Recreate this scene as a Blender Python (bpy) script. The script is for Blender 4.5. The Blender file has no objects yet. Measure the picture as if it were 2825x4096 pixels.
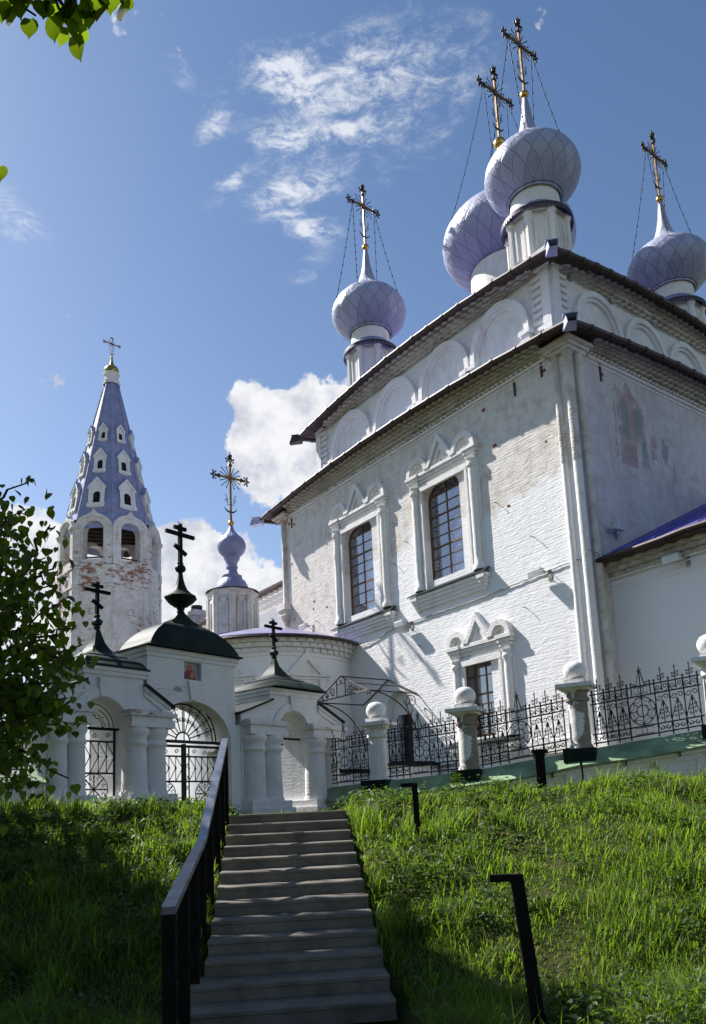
import bpy, bmesh, math, random
import numpy as np
from mathutils import Vector, Matrix
from mathutils.geometry import tessellate_polygon
random.seed(7); rng = np.random.default_rng(11)
PI = math.pi; R = math.radians
S = bpy.context.scene
COL = S.collection

# ------------------------------------------------------------------ camera, sky, sun, exposure
CAM_M = Matrix(((0.99897759, 0.04520807, 0.0), (0.00751126, -0.16597884, -0.98610071), (-0.04457971, 0.98509251, -0.16614871)))
cam_data = bpy.data.cameras.new('camera'); cam = bpy.data.objects.new('camera', cam_data); COL.objects.link(cam)
cam.matrix_world = CAM_M.to_4x4()
cam_data.sensor_fit = 'VERTICAL'; cam_data.sensor_height = 36.0; cam_data.lens = 3140 / 4096 * 36
cam_data.shift_y = 669 / 4096; cam_data.clip_start = 0.05; cam_data.clip_end = 3000
S.camera = cam
SUN = Vector((-2.474, 1.649, 3.0)).normalized()
S.view_settings.view_transform = 'Standard'; S.view_settings.look = 'None'
S.view_settings.exposure = 0.95; S.view_settings.gamma = 1.0
S.cycles.max_bounces = 7; S.cycles.transparent_max_bounces = 12; S.cycles.use_denoising = True
sun_data = bpy.data.lights.new('sun', 'SUN'); sun = bpy.data.objects.new('sun', sun_data); COL.objects.link(sun)
sun_data.energy = 5.0; sun_data.angle = R(0.5); sun_data.color = (1.0, 0.955, 0.905)
sun.rotation_euler = (-SUN).to_track_quat('-Z', 'Y').to_euler()


class NT:
    """small helper for node trees"""
    def __init__(self, tree):
        self.t = tree; self.n = tree.nodes; self.l = tree.links
    def new(self, typ, **kw):
        nd = self.n.new(typ)
        for k, v in kw.items(): setattr(nd, k, v)
        return nd
    def put(self, sock, v):
        if isinstance(v, bpy.types.NodeSocket): self.l.new(v, sock)
        elif v is not None:
            if sock.type == 'RGBA' and not hasattr(v, '__len__'): v = (v, v, v, 1)
            elif sock.type == 'RGBA' and len(v) == 3: v = (*v, 1)
            elif sock.type == 'VECTOR' and not hasattr(v, '__len__'): v = (v, v, v)
            sock.default_value = v
    def math(self, op, a, b=None, c=None, clamp=False):
        nd = self.new('ShaderNodeMath', operation=op, use_clamp=clamp)
        for i, v in enumerate((a, b, c)):
            if v is not None: self.put(nd.inputs[i], v)
        return nd.outputs[0]
    def vmath(self, op, a, b=None):
        nd = self.new('ShaderNodeVectorMath', operation=op)
        self.put(nd.inputs[0], a)
        if b is not None: self.put(nd.inputs[1], b)
        return nd.outputs['Value'] if op in ('LENGTH', 'DISTANCE', 'DOT_PRODUCT') else nd.outputs[0]
    def mix(self, f, a, b, blend='MIX'):
        nd = self.new('ShaderNodeMix', data_type='RGBA', blend_type=blend)
        self.put(nd.inputs[0], f); self.put(nd.inputs[6], a); self.put(nd.inputs[7], b)
        return nd.outputs[2]
    def noise(self, vec, scale, detail=4, rough=.55, dist=0.0, out=0):
        nd = self.new('ShaderNodeTexNoise'); self.put(nd.inputs['Vector'], vec)
        nd.inputs['Scale'].default_value = scale; nd.inputs['Detail'].default_value = detail
        nd.inputs['Roughness'].default_value = rough; nd.inputs['Distortion'].default_value = dist
        return nd.outputs[out]
    def step(self, v, a, b, lo=0.0, hi=1.0):
        nd = self.new('ShaderNodeMapRange', interpolation_type='SMOOTHSTEP')
        self.put(nd.inputs[0], v); self.put(nd.inputs[1], a); self.put(nd.inputs[2], b)
        nd.inputs[3].default_value = lo; nd.inputs[4].default_value = hi
        return nd.outputs[0]
    def xyz(self, vec):
        nd = self.new('ShaderNodeSeparateXYZ'); self.put(nd.inputs[0], vec); return nd.outputs
    def comb(self, x, y, z=0.0):
        nd = self.new('ShaderNodeCombineXYZ')
        for i, v in enumerate((x, y, z)): self.put(nd.inputs[i], v)
        return nd.outputs[0]
    def bump(self, h, strength, dist=0.02, normal=None):
        nd = self.new('ShaderNodeBump'); self.put(nd.inputs['Height'], h)
        nd.inputs['Strength'].default_value = strength; nd.inputs['Distance'].default_value = dist
        if normal is not None: self.put(nd.inputs['Normal'], normal)
        return nd.outputs[0]


# sky: Nishita with cirrus wisps and cumulus, fixed to compass directions
world = bpy.data.worlds.new('World'); S.world = world; world.use_nodes = True
w = NT(world.node_tree); w.n.clear()
sky = w.new('ShaderNodeTexSky', sky_type='NISHITA'); sky.sun_disc = False
sky.sun_elevation = math.asin(SUN.z); sky.sun_rotation = math.atan2(SUN.x, SUN.y)
sky.altitude = 100; sky.air_density = 1.0; sky.dust_density = 0.6; sky.ozone_density = 2.0
gen = w.new('ShaderNodeTexCoord').outputs['Generated']
gx, gy, gz = w.xyz(gen)[:3]
azm = w.math('ARCTAN2', gx, gy); elv = w.math('ARCSINE', gz)

def cam_dir(px, py):
    """compass azimuth and elevation of a direction given in the survey picture (1596 wide)"""
    s = 2825 / 1596
    v = CAM_M @ Vector((px * s - 1412.5, -(py * s - 2717.0), -3140.0)); v.normalize()
    return math.atan2(v.x, v.y), math.asin(v.z)

def blobs(lst):
    tot = None
    for px, py, ra, re, rot, amp in lst:
        a0, e0 = cam_dir(px, py)
        da = w.math('MULTIPLY', w.math('SUBTRACT', azm, a0), math.cos(e0)); de = w.math('SUBTRACT', elv, e0)
        c, s_ = math.cos(R(rot)), math.sin(R(rot))
        u = w.math('ADD', w.math('MULTIPLY', da, c / R(ra)), w.math('MULTIPLY', de, s_ / R(ra)))
        v = w.math('ADD', w.math('MULTIPLY', da, -s_ / R(re)), w.math('MULTIPLY', de, c / R(re)))
        r2 = w.math('ADD', w.math('MULTIPLY', u, u), w.math('MULTIPLY', v, v))
        g = w.math('MULTIPLY', w.math('EXPONENT', w.math('MULTIPLY', r2, -1.0)), amp)
        tot = g if tot is None else w.math('ADD', tot, g)
    return tot
ae = w.comb(azm, elv)
cir_mask = blobs([(600, 160, 1.9, 1.5, 10, .85), (665, 185, 1.8, 1.2, -30, .9), (760, 170, 2.8, 1.9, 20, .52), (850, 140, 3.4, 2.4, 10, .46), (615, 310, 2.0, .75, -5, 1.0), (720, 305, 2.6, .7, 4, .72), (820, 300, 1.6, .8, 10, .42), (520, 415, 2.0, .62, 33, .85), (610, 445, 2.2, .8, 22, .85),
                  (710, 425, 2.4, .75, 12, .95), (660, 500, 2.2, .9, -12, .75), (720, 520, 1.6, .9, -4, .7), (405, 165, 1.4, 1.2, -30, .55), (490, 255, 1.2, .9, 50, .80), (470, 310, 1.1, .6, 20, .55),
                  (930, 270, 5.5, 4.5, 10, .42), (20, 480, 2.8, 1.4, -30, .85), (690, 610, 2.2, .9, 25, .6), (1060, 120, 4, 3, 20, .3), (160, 715, 1.0, .45, 0, .34), (650, 370, 2.8, .6, 8, .5), (100, 790, 1.0, .4, 0, .28)])
cu_mask = blobs([(600, 975, 2.6, 1.9, 40, 1.0), (543, 890, 1.2, 1.0, 0, .85), (640, 915, 1.1, .9, 0, .75), (720, 985, 3.2, 2.1, 0, 1.0), (640, 1060, 4.0, 3.0, 0, .8), (790, 1010, 4, 4, 0, 1),
                 (420, 1235, 2.9, 1.7, -10, 1.1), (390, 1340, 3.0, 2.4, 0, 1.0), (590, 1300, 3.5, 3.0, 0, .95), (90, 1250, 4.5, 2.0, 0, 1.15), (20, 1350, 6, 4.5, 0, 1.0), (470, 1400, 5, 3.0, 0, .95),
                 (-500, 1300, 22, 5, 0, .8), (1900, 1500, 30, 4, 0, .7)])
mp = w.new('ShaderNodeMapping'); w.put(mp.inputs[0], ae); mp.inputs['Rotation'].default_value = (0, 0, R(-18)); mp.inputs['Scale'].default_value = (1.0, 2.6, 1.0)
n1 = w.noise(mp.outputs[0], 22, 10, .72, .35); n2 = w.noise(gen, 9.0, 9, .6, .15); n3 = w.noise(gen, 26.0, 7, .6)
cir = w.math('POWER', w.step(w.math('ADD', w.math('MULTIPLY', cir_mask, .80), w.math('MULTIPLY', w.math('SUBTRACT', n1, .56), w.math('ADD', .5, w.math('MULTIPLY', cir_mask, 2.6)))), .12, 1.15), 1.2)
cu = w.step(w.math('ADD', w.math('MULTIPLY', w.math('SUBTRACT', n2, .5), 2.9), w.math('ADD', cu_mask, w.math('MULTIPLY', w.math('SUBTRACT', n3, .5), 1.05))), .50, .70)
shade = w.step(w.math('ADD', w.math('MULTIPLY', w.noise(gen, 11.0, 8, .62), .8), w.math('MULTIPLY', n3, .2)), .42, .62)
cu_col = w.mix(shade, (7.9, 7.9, 8.0), (4.5, 4.8, 5.6))
low = w.step(elv, R(-4), R(62))
skyc = w.mix(1.0, sky.outputs[0], w.mix(low, (1.30, 1.22, 1.20), (0.78, 0.93, 1.04)), 'MULTIPLY')
c1 = w.mix(w.math('MULTIPLY', cir, .78), skyc, (7.6, 7.8, 8.2))
c2 = w.mix(w.math('MULTIPLY', cu, .97), c1, cu_col)
bg = w.new('ShaderNodeBackground'); w.put(bg.inputs[0], c2); bg.inputs[1].default_value = 0.064
wo = w.new('ShaderNodeOutputWorld'); w.l.new(bg.outputs[0], wo.inputs[0])


# ------------------------------------------------------------------ materials
def mat(name):
    m = bpy.data.materials.new(name); m.use_nodes = True
    t = NT(m.node_tree); b = t.n['Principled BSDF']
    t.obj = t.new('ShaderNodeTexCoord').outputs['Object']
    return m, t, b

def plain(name, col, rough=.6, metal=0.0, var=.25, scale=6.0, bump=.0, spec=.5):
    m, t, b = mat(name)
    n = t.noise(t.obj, scale, 5)
    dark = tuple(c * (1 - var) for c in col); light = tuple(min(1, c * (1 + var)) for c in col)
    t.put(b.inputs['Base Color'], t.mix(t.step(n, .3, .7), dark, light))
    b.inputs['Roughness'].default_value = rough; b.inputs['Metallic'].default_value = metal
    b.inputs['Specular IOR Level'].default_value = spec
    if bump: t.put(b.inputs['Normal'], t.bump(t.noise(t.obj, scale * 6, 4), bump))
    return m

def wall_uv(t):
    """(along the wall, height) whichever way the wall faces"""
    nrm = t.new('ShaderNodeTexCoord').outputs['Normal']
    x, y, z = t.xyz(t.obj)[:3]; nx, ny = t.xyz(nrm)[:2]
    sel = t.math('GREATER_THAN', t.math('ABSOLUTE', nx), t.math('ABSOLUTE', ny))
    u = t.math('ADD', t.math('MULTIPLY', y, sel), t.math('MULTIPLY', x, t.math('SUBTRACT', 1.0, sel)))
    return t.comb(u, z), x, y, z

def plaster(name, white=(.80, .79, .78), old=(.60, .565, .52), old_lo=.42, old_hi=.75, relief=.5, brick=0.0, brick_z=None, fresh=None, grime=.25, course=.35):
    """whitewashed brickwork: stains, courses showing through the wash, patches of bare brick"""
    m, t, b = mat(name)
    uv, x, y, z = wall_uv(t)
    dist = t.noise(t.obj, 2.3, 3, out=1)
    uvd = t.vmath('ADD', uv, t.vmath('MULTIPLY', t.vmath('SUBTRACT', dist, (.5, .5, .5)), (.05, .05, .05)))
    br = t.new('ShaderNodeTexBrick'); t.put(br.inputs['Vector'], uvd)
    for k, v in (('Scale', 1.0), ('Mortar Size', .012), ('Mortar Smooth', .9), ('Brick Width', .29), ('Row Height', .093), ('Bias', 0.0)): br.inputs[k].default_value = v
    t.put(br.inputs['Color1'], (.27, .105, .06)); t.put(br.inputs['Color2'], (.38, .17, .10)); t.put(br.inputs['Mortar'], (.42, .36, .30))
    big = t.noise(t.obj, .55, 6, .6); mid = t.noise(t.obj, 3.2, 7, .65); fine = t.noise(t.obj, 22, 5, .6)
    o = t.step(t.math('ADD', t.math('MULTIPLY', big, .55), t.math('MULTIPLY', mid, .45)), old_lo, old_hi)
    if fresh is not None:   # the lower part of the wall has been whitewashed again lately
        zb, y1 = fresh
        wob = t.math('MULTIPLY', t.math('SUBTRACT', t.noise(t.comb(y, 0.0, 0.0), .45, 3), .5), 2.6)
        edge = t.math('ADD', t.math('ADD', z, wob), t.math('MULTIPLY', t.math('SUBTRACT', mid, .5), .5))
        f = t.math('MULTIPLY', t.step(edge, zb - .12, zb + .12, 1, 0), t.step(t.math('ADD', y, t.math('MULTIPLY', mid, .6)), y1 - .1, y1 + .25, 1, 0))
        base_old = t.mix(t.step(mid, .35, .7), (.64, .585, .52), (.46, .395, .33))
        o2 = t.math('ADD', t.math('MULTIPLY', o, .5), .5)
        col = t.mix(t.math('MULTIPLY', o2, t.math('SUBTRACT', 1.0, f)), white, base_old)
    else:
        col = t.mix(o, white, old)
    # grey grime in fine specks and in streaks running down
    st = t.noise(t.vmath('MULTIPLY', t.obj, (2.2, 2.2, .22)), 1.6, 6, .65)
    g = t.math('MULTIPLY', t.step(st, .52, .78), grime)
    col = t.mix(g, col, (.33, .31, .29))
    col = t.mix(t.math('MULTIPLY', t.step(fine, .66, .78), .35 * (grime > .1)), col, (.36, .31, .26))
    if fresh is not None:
        pit_shade = t.noise(t.vmath('MULTIPLY', uvd, (9.0, 15.0, 1.0)), 1.0, 6, .7)
        col = t.mix(t.math('MULTIPLY', t.step(pit_shade, .56, .72), t.math('MULTIPLY', t.math('SUBTRACT', 1.0, f), .55)), col, (.34, .27, .20))  # dark specks painted as the shadows in small pits of the old wash
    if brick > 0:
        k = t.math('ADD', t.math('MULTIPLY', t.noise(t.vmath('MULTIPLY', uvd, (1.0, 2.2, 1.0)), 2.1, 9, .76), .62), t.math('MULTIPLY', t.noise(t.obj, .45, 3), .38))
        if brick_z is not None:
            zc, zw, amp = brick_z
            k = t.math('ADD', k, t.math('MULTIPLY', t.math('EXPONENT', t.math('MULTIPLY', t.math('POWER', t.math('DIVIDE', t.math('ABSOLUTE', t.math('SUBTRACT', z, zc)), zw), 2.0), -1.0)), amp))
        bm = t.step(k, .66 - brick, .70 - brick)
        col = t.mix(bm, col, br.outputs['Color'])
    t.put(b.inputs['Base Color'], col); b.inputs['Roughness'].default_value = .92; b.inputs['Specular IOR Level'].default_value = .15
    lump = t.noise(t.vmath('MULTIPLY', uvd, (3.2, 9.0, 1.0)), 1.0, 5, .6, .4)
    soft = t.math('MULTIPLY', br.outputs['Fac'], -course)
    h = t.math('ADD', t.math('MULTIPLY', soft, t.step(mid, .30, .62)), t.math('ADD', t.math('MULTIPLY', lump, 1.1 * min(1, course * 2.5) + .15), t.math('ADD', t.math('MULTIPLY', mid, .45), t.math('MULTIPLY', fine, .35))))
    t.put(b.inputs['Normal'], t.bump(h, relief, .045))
    return m

M = {}
M['church'] = plaster('whitewashed_church_brick', white=(.80, .792, .795), relief=.46, fresh=(9.1, 11.75), grime=.22, brick=.012)
M['upper'] = plaster('weathered_white_plaster', white=(.78, .765, .755), old=(.60, .56, .52), relief=.4, grime=.3, brick=-.03)
M['trim'] = plaster('white_moulding', white=(.78, .765, .75), old=(.60, .555, .50), old_lo=.45, old_hi=.78, relief=.6, grime=.3, course=.15)
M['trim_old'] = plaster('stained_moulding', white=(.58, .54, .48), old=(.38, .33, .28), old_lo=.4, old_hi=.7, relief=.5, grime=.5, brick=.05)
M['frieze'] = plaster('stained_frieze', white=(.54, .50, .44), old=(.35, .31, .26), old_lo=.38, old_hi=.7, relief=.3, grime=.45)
M['corner_old'] = plaster('worn_corner_column', white=(.72, .69, .65), old=(.42, .35, .29), old_lo=.4, old_hi=.7, relief=.9, grime=.4, brick=.02, brick_z=(12.6, .35, .09))
M['tower'] = plaster('peeling_tower_brick', white=(.76, .74, .715), old=(.58, .52, .47), old_lo=.42, old_hi=.7, relief=.8, grime=.35, brick=.10, brick_z=(15.4, 1.2, .06), course=.6)
M['gate'] = plaster('white_gate_plaster', white=(.74, .733, .74), old=(.56, .54, .53), old_lo=.45, old_hi=.8, relief=.55, grime=.3, brick=-.01, course=.16)
M['gate_worn'] = plaster('worn_gate_ledge', white=(.72, .71, .71), old=(.48, .43, .40), old_lo=.45, old_hi=.7, relief=.7, grime=.55, brick=.125)
M['fence_wall'] = plaster('white_retaining_wall', white=(.78, .77, .76), old=(.64, .61, .57), relief=.3, grime=.35, brick=.03)
M['east'] = plaster('shade_toned_old_plaster', white=(.66, .63, .64), old=(.50, .45, .43), old_lo=.38, old_hi=.66, relief=.7, grime=.55, brick=-.02)  # whites greyed towards lavender: the walls' shade is put into the colour
M['apse'] = plaster('smooth_white_plaster', white=(.79, .782, .785), old=(.72, .70, .69), old_lo=.5, old_hi=.9, relief=.22, grime=.12, course=.05)
M['white_render'] = plaster('white_pillar_render', white=(.79, .785, .785), old=(.62, .59, .56), old_lo=.45, old_hi=.8, relief=.4, grime=.4, course=0.0)
M['drum'] = plaster('cracked_drum_plaster', white=(.76, .74, .70), old=(.60, .56, .49), relief=.3, grime=.5, brick=-.02)
M['chapel_drum'] = plaster('stained_drum_plaster', white=(.70, .67, .62), old=(.46, .42, .37), old_lo=.42, old_hi=.68, relief=.4, grime=.65)

# pillar: render fallen off in big patches
m, t, b = mat('flaking_pillar_render'); M['pillar'] = m
n = t.noise(t.obj, 1.9, 7, .6); n2_ = t.noise(t.obj, 9, 5)
x, y, z = t.xyz(t.obj)[:3]
k = t.step(t.math('ADD', n, t.step(x, -.3, .3, -.05, .1)), .505, .522)
t.put(b.inputs['Base Color'], t.mix(k, t.mix(n2_, (.80, .79, .77), (.66, .64, .61)), t.mix(n2_, (.20, .175, .145), (.36, .31, .26))))
b.inputs['Roughness'].default_value = .95; b.inputs['Specular IOR Level'].default_value = .1
t.put(b.inputs['Normal'], t.bump(t.math('ADD', t.math('MULTIPLY', k, -1.0), n2_), .6, .015))
m, t, b = mat('weathered_ball_concrete'); M['ball'] = m
n = t.noise(t.obj, 7, 8, .7); n2_ = t.noise(t.obj, 2.0, 4)
t.put(b.inputs['Base Color'], t.mix(t.step(t.math('ADD', t.math('MULTIPLY', n, .6), t.math('MULTIPLY', n2_, .4)), .42, .68), (.78, .77, .76), (.40, .37, .35)))
b.inputs['Roughness'].default_value = .95; t.put(b.inputs['Normal'], t.bump(n, .5, .02))

M['purple_roof'] = plain('violet_sheet_roof', (.085, .07, .33), .42, 0.0, .2, 3.0)
M['spout_sheet'] = plain('pale_lilac_sheet', (.42, .42, .58), .5, 0, .25, 5.0)
M['lilac_metal'] = plain('lilac_painted_metal', (.20, .215, .39), .55, 0, .3, 4.0)
M['gutter'] = plain('dark_brown_gutter', (.040, .020, .016), .5, 0, .4, 5.0)
M['soffit'] = plain('dark_soffit_board', (.05, .03, .022), .8, 0, .4, 5.0)
M['green_dark'] = plain('dark_green_sheet', (.007, .017, .015), .6, 0, .35, 3.0, spec=.16)
M['green_cap'] = plain('green_coping_sheet', (.21, .30, .18), .7, 0, .3, 2.2, spec=.2)
M['iron'] = plain('black_wrought_iron', (.012, .013, .014), .55, .3, .4, 20.0)
M['rust_iron'] = plain('brown_rusty_iron', (.055, .030, .020), .7, .2, .5, 14.0)
M['steel_black'] = plain('black_painted_steel', (.006, .005, .005), .75, 0, .4, 9.0, spec=.12)
M['steel_rail'] = plain('worn_grey_handrail', (.27, .27, .31), .30, .6, .3, 5.0)
M['gold'] = plain('gilded_metal', (.62, .36, .09), .32, 1.0, .3, 6.0)
M['gold_dark'] = plain('darkened_gilding', (.24, .135, .035), .42, .85, .6, 9.0)  # gold darkened in its colour, as it looks against the light
M['backlit_gilt'] = plain('backlit_gilt_filigree', (.055, .036, .02), .5, .6, .5, 12.0)  # gilt filigree painted nearly black to read as backlit
M['cupola'] = plain('green_gold_cupola', (.30, .24, .06), .35, .7, .5, 4.0)
M['brown_frame'] = plain('brown_window_wood', (.15, .065, .026), .6, 0, .35, 9.0)
M['lamp'] = plain('grey_lamp_housing', (.62, .63, .64), .5, 0, .1, 4.0)
M['cable'] = plain('grey_cable', (.30, .29, .28), .7, 0, .2, 4.0)
M['opening_shade'] = plain('opening_shade_plate', (.022, .017, .014), .95, 0, .4, 4.0, spec=.1)
M['bare_brick'] = plain('bare_red_brick', (.25, .10, .055), .95, 0, .4, 14.0, .5, .1)
M['door'] = plain('dark_door_panel', (.020, .022, .027), .55, 0, .4, 3.0)
M['wood_beam'] = plain('old_dark_beam', (.045, .033, .025), .9, 0, .4, 6.0)
M['concrete'] = None
m, t, b = mat('grey_concrete_steps'); M['concrete'] = m
n = t.noise(t.obj, 3.0, 8, .65); n2_ = t.noise(t.obj, 60, 3); x, y, z = t.xyz(t.obj)[:3]
c = t.mix(t.step(n, .35, .7), (.18, .162, .138), (.105, .096, .084))
c = t.mix(t.math('MULTIPLY', t.step(n2_, .62, .72), .5), c, (.09, .075, .06))
c = t.mix(t.step(t.noise(t.obj, 1.1, 6, .7), .56, .72, 0, .55), c, (.11, .10, .085))
t.put(b.inputs['Base Color'], c); b.inputs['Roughness'].default_value = .9; b.inputs['Specular IOR Level'].default_value = .25
t.put(b.inputs['Normal'], t.bump(t.math('ADD', n2_, n), .35, .008))

def glass(name, tint, spots):
    m, t, b = mat(name)
    x, y, z = t.xyz(t.obj)[:3]
    v = t.new('ShaderNodeTexVoronoi'); t.put(v.inputs['Vector'], t.comb(y, z)); v.inputs['Scale'].default_value = 5.5
    lace = t.math('MULTIPLY', t.step(t.math('ABSOLUTE', t.math('SUBTRACT', v.outputs['Distance'], .42)), .0, .14, 1, 0), spots)
    wv = t.noise(t.vmath('MULTIPLY', t.comb(y, z), (6.0, .6, 1)), 2.0, 3)
    c = t.mix(t.math('MULTIPLY', t.step(wv, .4, .65), .5 * (spots > .1)), tint, (.09, .12, .20))
    c = t.mix(lace, c, (.22, .25, .32))
    t.put(b.inputs['Base Color'], c); b.inputs['Roughness'].default_value = .03; b.inputs['Specular IOR Level'].default_value = 1.0; b.inputs['IOR'].default_value = 1.95
    b.inputs['Coat Weight'].default_value = 1.0; b.inputs['Coat Roughness'].default_value = .02; b.inputs['Coat IOR'].default_value = 1.6
    t.put(b.inputs['Normal'], t.bump(t.noise(t.obj, 1.4, 2), .08, .03))
    return m
M['glass'] = glass('window_glass_with_lace', (.035, .05, .10), .6)
M['glass_low'] = glass('pale_window_glass', (.22, .22, .22), .25)

def dome_mat(name, n_seams, pitch, col):
    """painted sheet-iron scales in a diamond net"""
    m, t, b = mat(name)
    x, y, z = t.xyz(t.obj)[:3]
    a = t.math('MULTIPLY', t.math('ARCTAN2', y, x), n_seams / (2 * PI))
    zz = t.math('DIVIDE', z, pitch)
    p = t.math('ADD', a, zz); q = t.math('SUBTRACT', a, zz)
    fp, fq = t.math('FRACT', p), t.math('FRACT', q)
    d = t.math('MINIMUM', t.math('MINIMUM', fp, t.math('SUBTRACT', 1.0, fp)), t.math('MINIMUM', fq, t.math('SUBTRACT', 1.0, fq)))
    line = t.step(d, .010, .034, 1, 0)
    wn = t.new('ShaderNodeTexWhiteNoise', noise_dimensions='2D'); t.put(wn.inputs['Vector'], t.comb(t.math('FLOOR', p), t.math('FLOOR', q)))
    n = t.noise(t.obj, 1.3, 7, .65); f = t.noise(t.obj, 7, 6, .7)
    c = t.mix(wn.outputs['Value'], tuple(k * .88 for k in col), tuple(min(1, k * 1.12) for k in col))
    c = t.mix(t.step(n, .55, .75, 0, .45), c, (.40, .41, .46))
    c = t.mix(t.step(f, .66, .74, 0, .75), c, (.17, .19, .16))
    c = t.mix(t.math('MULTIPLY', line, .34), c, (.11, .11, .17))
    c = t.mix(t.step(t.noise(t.vmath('MULTIPLY', t.obj, (2.5, 2.5, .3)), 1.5, 6, .7), .55, .75, 0, .35), c, (.20, .21, .27))
    t.put(b.inputs['Base Color'], c); b.inputs['Roughness'].default_value = .48; b.inputs['Specular IOR Level'].default_value = .5
    h = t.math('ADD', t.math('MULTIPLY', line, -.7), t.math('ADD', t.math('MULTIPLY', t.noise(t.obj, 2.6, 4), 2.0), t.math('ADD', t.math('MULTIPLY', fp, .7), t.math('MULTIPLY', wn.outputs['Value'], .5))))
    t.put(b.inputs['Normal'], t.bump(h, .75, .045))
    return m
M['dome'] = dome_mat('lilac_dome_scales', 18, .80, (.325, .345, .46))
M['dome_big'] = dome_mat('lilac_big_dome_scales', 24, 1.05, (.32, .335, .475))
def seam_mat(name, n_seams, col):
    m, t, b = mat(name)
    x, y, z = t.xyz(t.obj)[:3]
    fp = t.math('FRACT', t.math('MULTIPLY', t.math('ADD', t.math('ARCTAN2', y, x), PI), n_seams / (2 * PI)))
    line = t.step(t.math('ABSOLUTE', t.math('SUBTRACT', fp, .5)), .0, .05, 1, 0)
    fz = t.math('FRACT', t.math('MULTIPLY', z, .9)); hz = t.step(t.math('ABSOLUTE', t.math('SUBTRACT', fz, .5)), 0, .03, .5, 0)
    n = t.noise(t.obj, 1.5, 7, .65)
    c = t.mix(t.step(n, .35, .7), tuple(k * .85 for k in col), tuple(min(1, k * 1.15) for k in col))
    c = t.mix(t.step(t.noise(t.obj, 3.5, 8, .7), .62, .74, 0, .5), c, (.40, .33, .32))
    c = t.mix(t.math('MAXIMUM', t.math('MULTIPLY', line, .5), hz), c, tuple(k * .45 for k in col))
    t.put(b.inputs['Base Color'], c); b.inputs['Roughness'].default_value = .42
    t.put(b.inputs['Normal'], t.bump(t.math('ADD', line, n), .4, .03))
    return m
M['tent'] = seam_mat('lilac_tent_sheet', 24, (.27, .285, .44))
M['bulb'] = seam_mat('lilac_ribbed_bulb', 14, (.27, .275, .47))
M['apse_roof'] = seam_mat('worn_violet_roof', 30, (.24, .23, .38))

# foliage
def leafy(name, dark, light, trans, tw=.5, attr=True):
    m = bpy.data.materials.new(name); m.use_nodes = True; t = NT(m.node_tree); t.n.clear()
    out = t.new('ShaderNodeOutputMaterial')
    at = t.new('ShaderNodeAttribute'); at.attribute_name = 'tint'
    c = t.mix(at.outputs['Fac'], dark, light); tc = t.mix(at.outputs['Fac'], tuple(k * .45 for k in trans), trans)
    dry = t.step(at.outputs['Fac'], 1.02, 1.06); c = t.mix(dry, c, (.24, .17, .075)); tc = t.mix(dry, tc, (.22, .16, .06))
    d = t.new('ShaderNodeBsdfPrincipled'); t.put(d.inputs['Base Color'], c); d.inputs['Roughness'].default_value = .5; d.inputs['Specular IOR Level'].default_value = .35
    tr = t.new('ShaderNodeBsdfTranslucent'); t.put(tr.inputs[0], tc)
    mx = t.new('ShaderNodeMixShader'); mx.inputs[0].default_value = tw
    t.l.new(d.outputs[0], mx.inputs[1]); t.l.new(tr.outputs[0], mx.inputs[2]); t.l.new(mx.outputs[0], out.inputs[0])
    return m
M['leaf'] = leafy('linden_leaf', (.016, .036, .006), (.045, .085, .014), (.30, .46, .015), .5)
M['grass'] = leafy('meadow_grass', (.018, .045, .006), (.105, .18, .022), (.30, .50, .028), .5)
M['weed'] = leafy('weed_leaf', (.03, .065, .014), (.06, .11, .025), (.13, .25, .02), .45)
M['bark'] = plain('grey_brown_bark', (.075, .055, .04), .95, 0, .4, 9.0, .8, .1)
M['petal'] = plain('white_petal', (.80, .80, .78), .7, 0, .05)
M['pollen'] = plain('yellow_flower_centre', (.55, .34, .03), .8, 0, .2)
m, t, b = mat('earth_and_thatch'); M['soil'] = m
n = t.noise(t.obj, 1.4, 8, .7); n2_ = t.noise(t.obj, 14, 6, .7)
t.put(b.inputs['Base Color'], t.mix(t.step(n2_, .35, .7), t.mix(t.step(n, .35, .65), (.045, .07, .018), (.085, .075, .035)), (.03, .04, .012)))
b.inputs['Roughness'].default_value = 1.0; b.inputs['Specular IOR Level'].default_value = .05
t.put(b.inputs['Normal'], t.bump(n2_, .9, .05))

# faded wall painting: pigment left only in patches
def pigment(name, col, keep):
    m, t, b = mat(name)
    k = t.math('MULTIPLY', t.step(t.math('ADD', t.math('MULTIPLY', t.noise(t.obj, 3.0, 8, .7), .6), t.math('MULTIPLY', t.noise(t.obj, .9, 3), .4)), .50 - keep * .2, .72), .62)
    t.put(b.inputs['Base Color'], col); b.inputs['Roughness'].default_value = .95; b.inputs['Specular IOR Level'].default_value = .1
    t.put(b.inputs['Alpha'], k)
    return m
M['fresco_pink'] = pigment('faded_pink_pigment', (.55, .41, .38), .75)
M['fresco_green'] = pigment('faded_green_pigment', (.40, .47, .44), .9)


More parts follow.
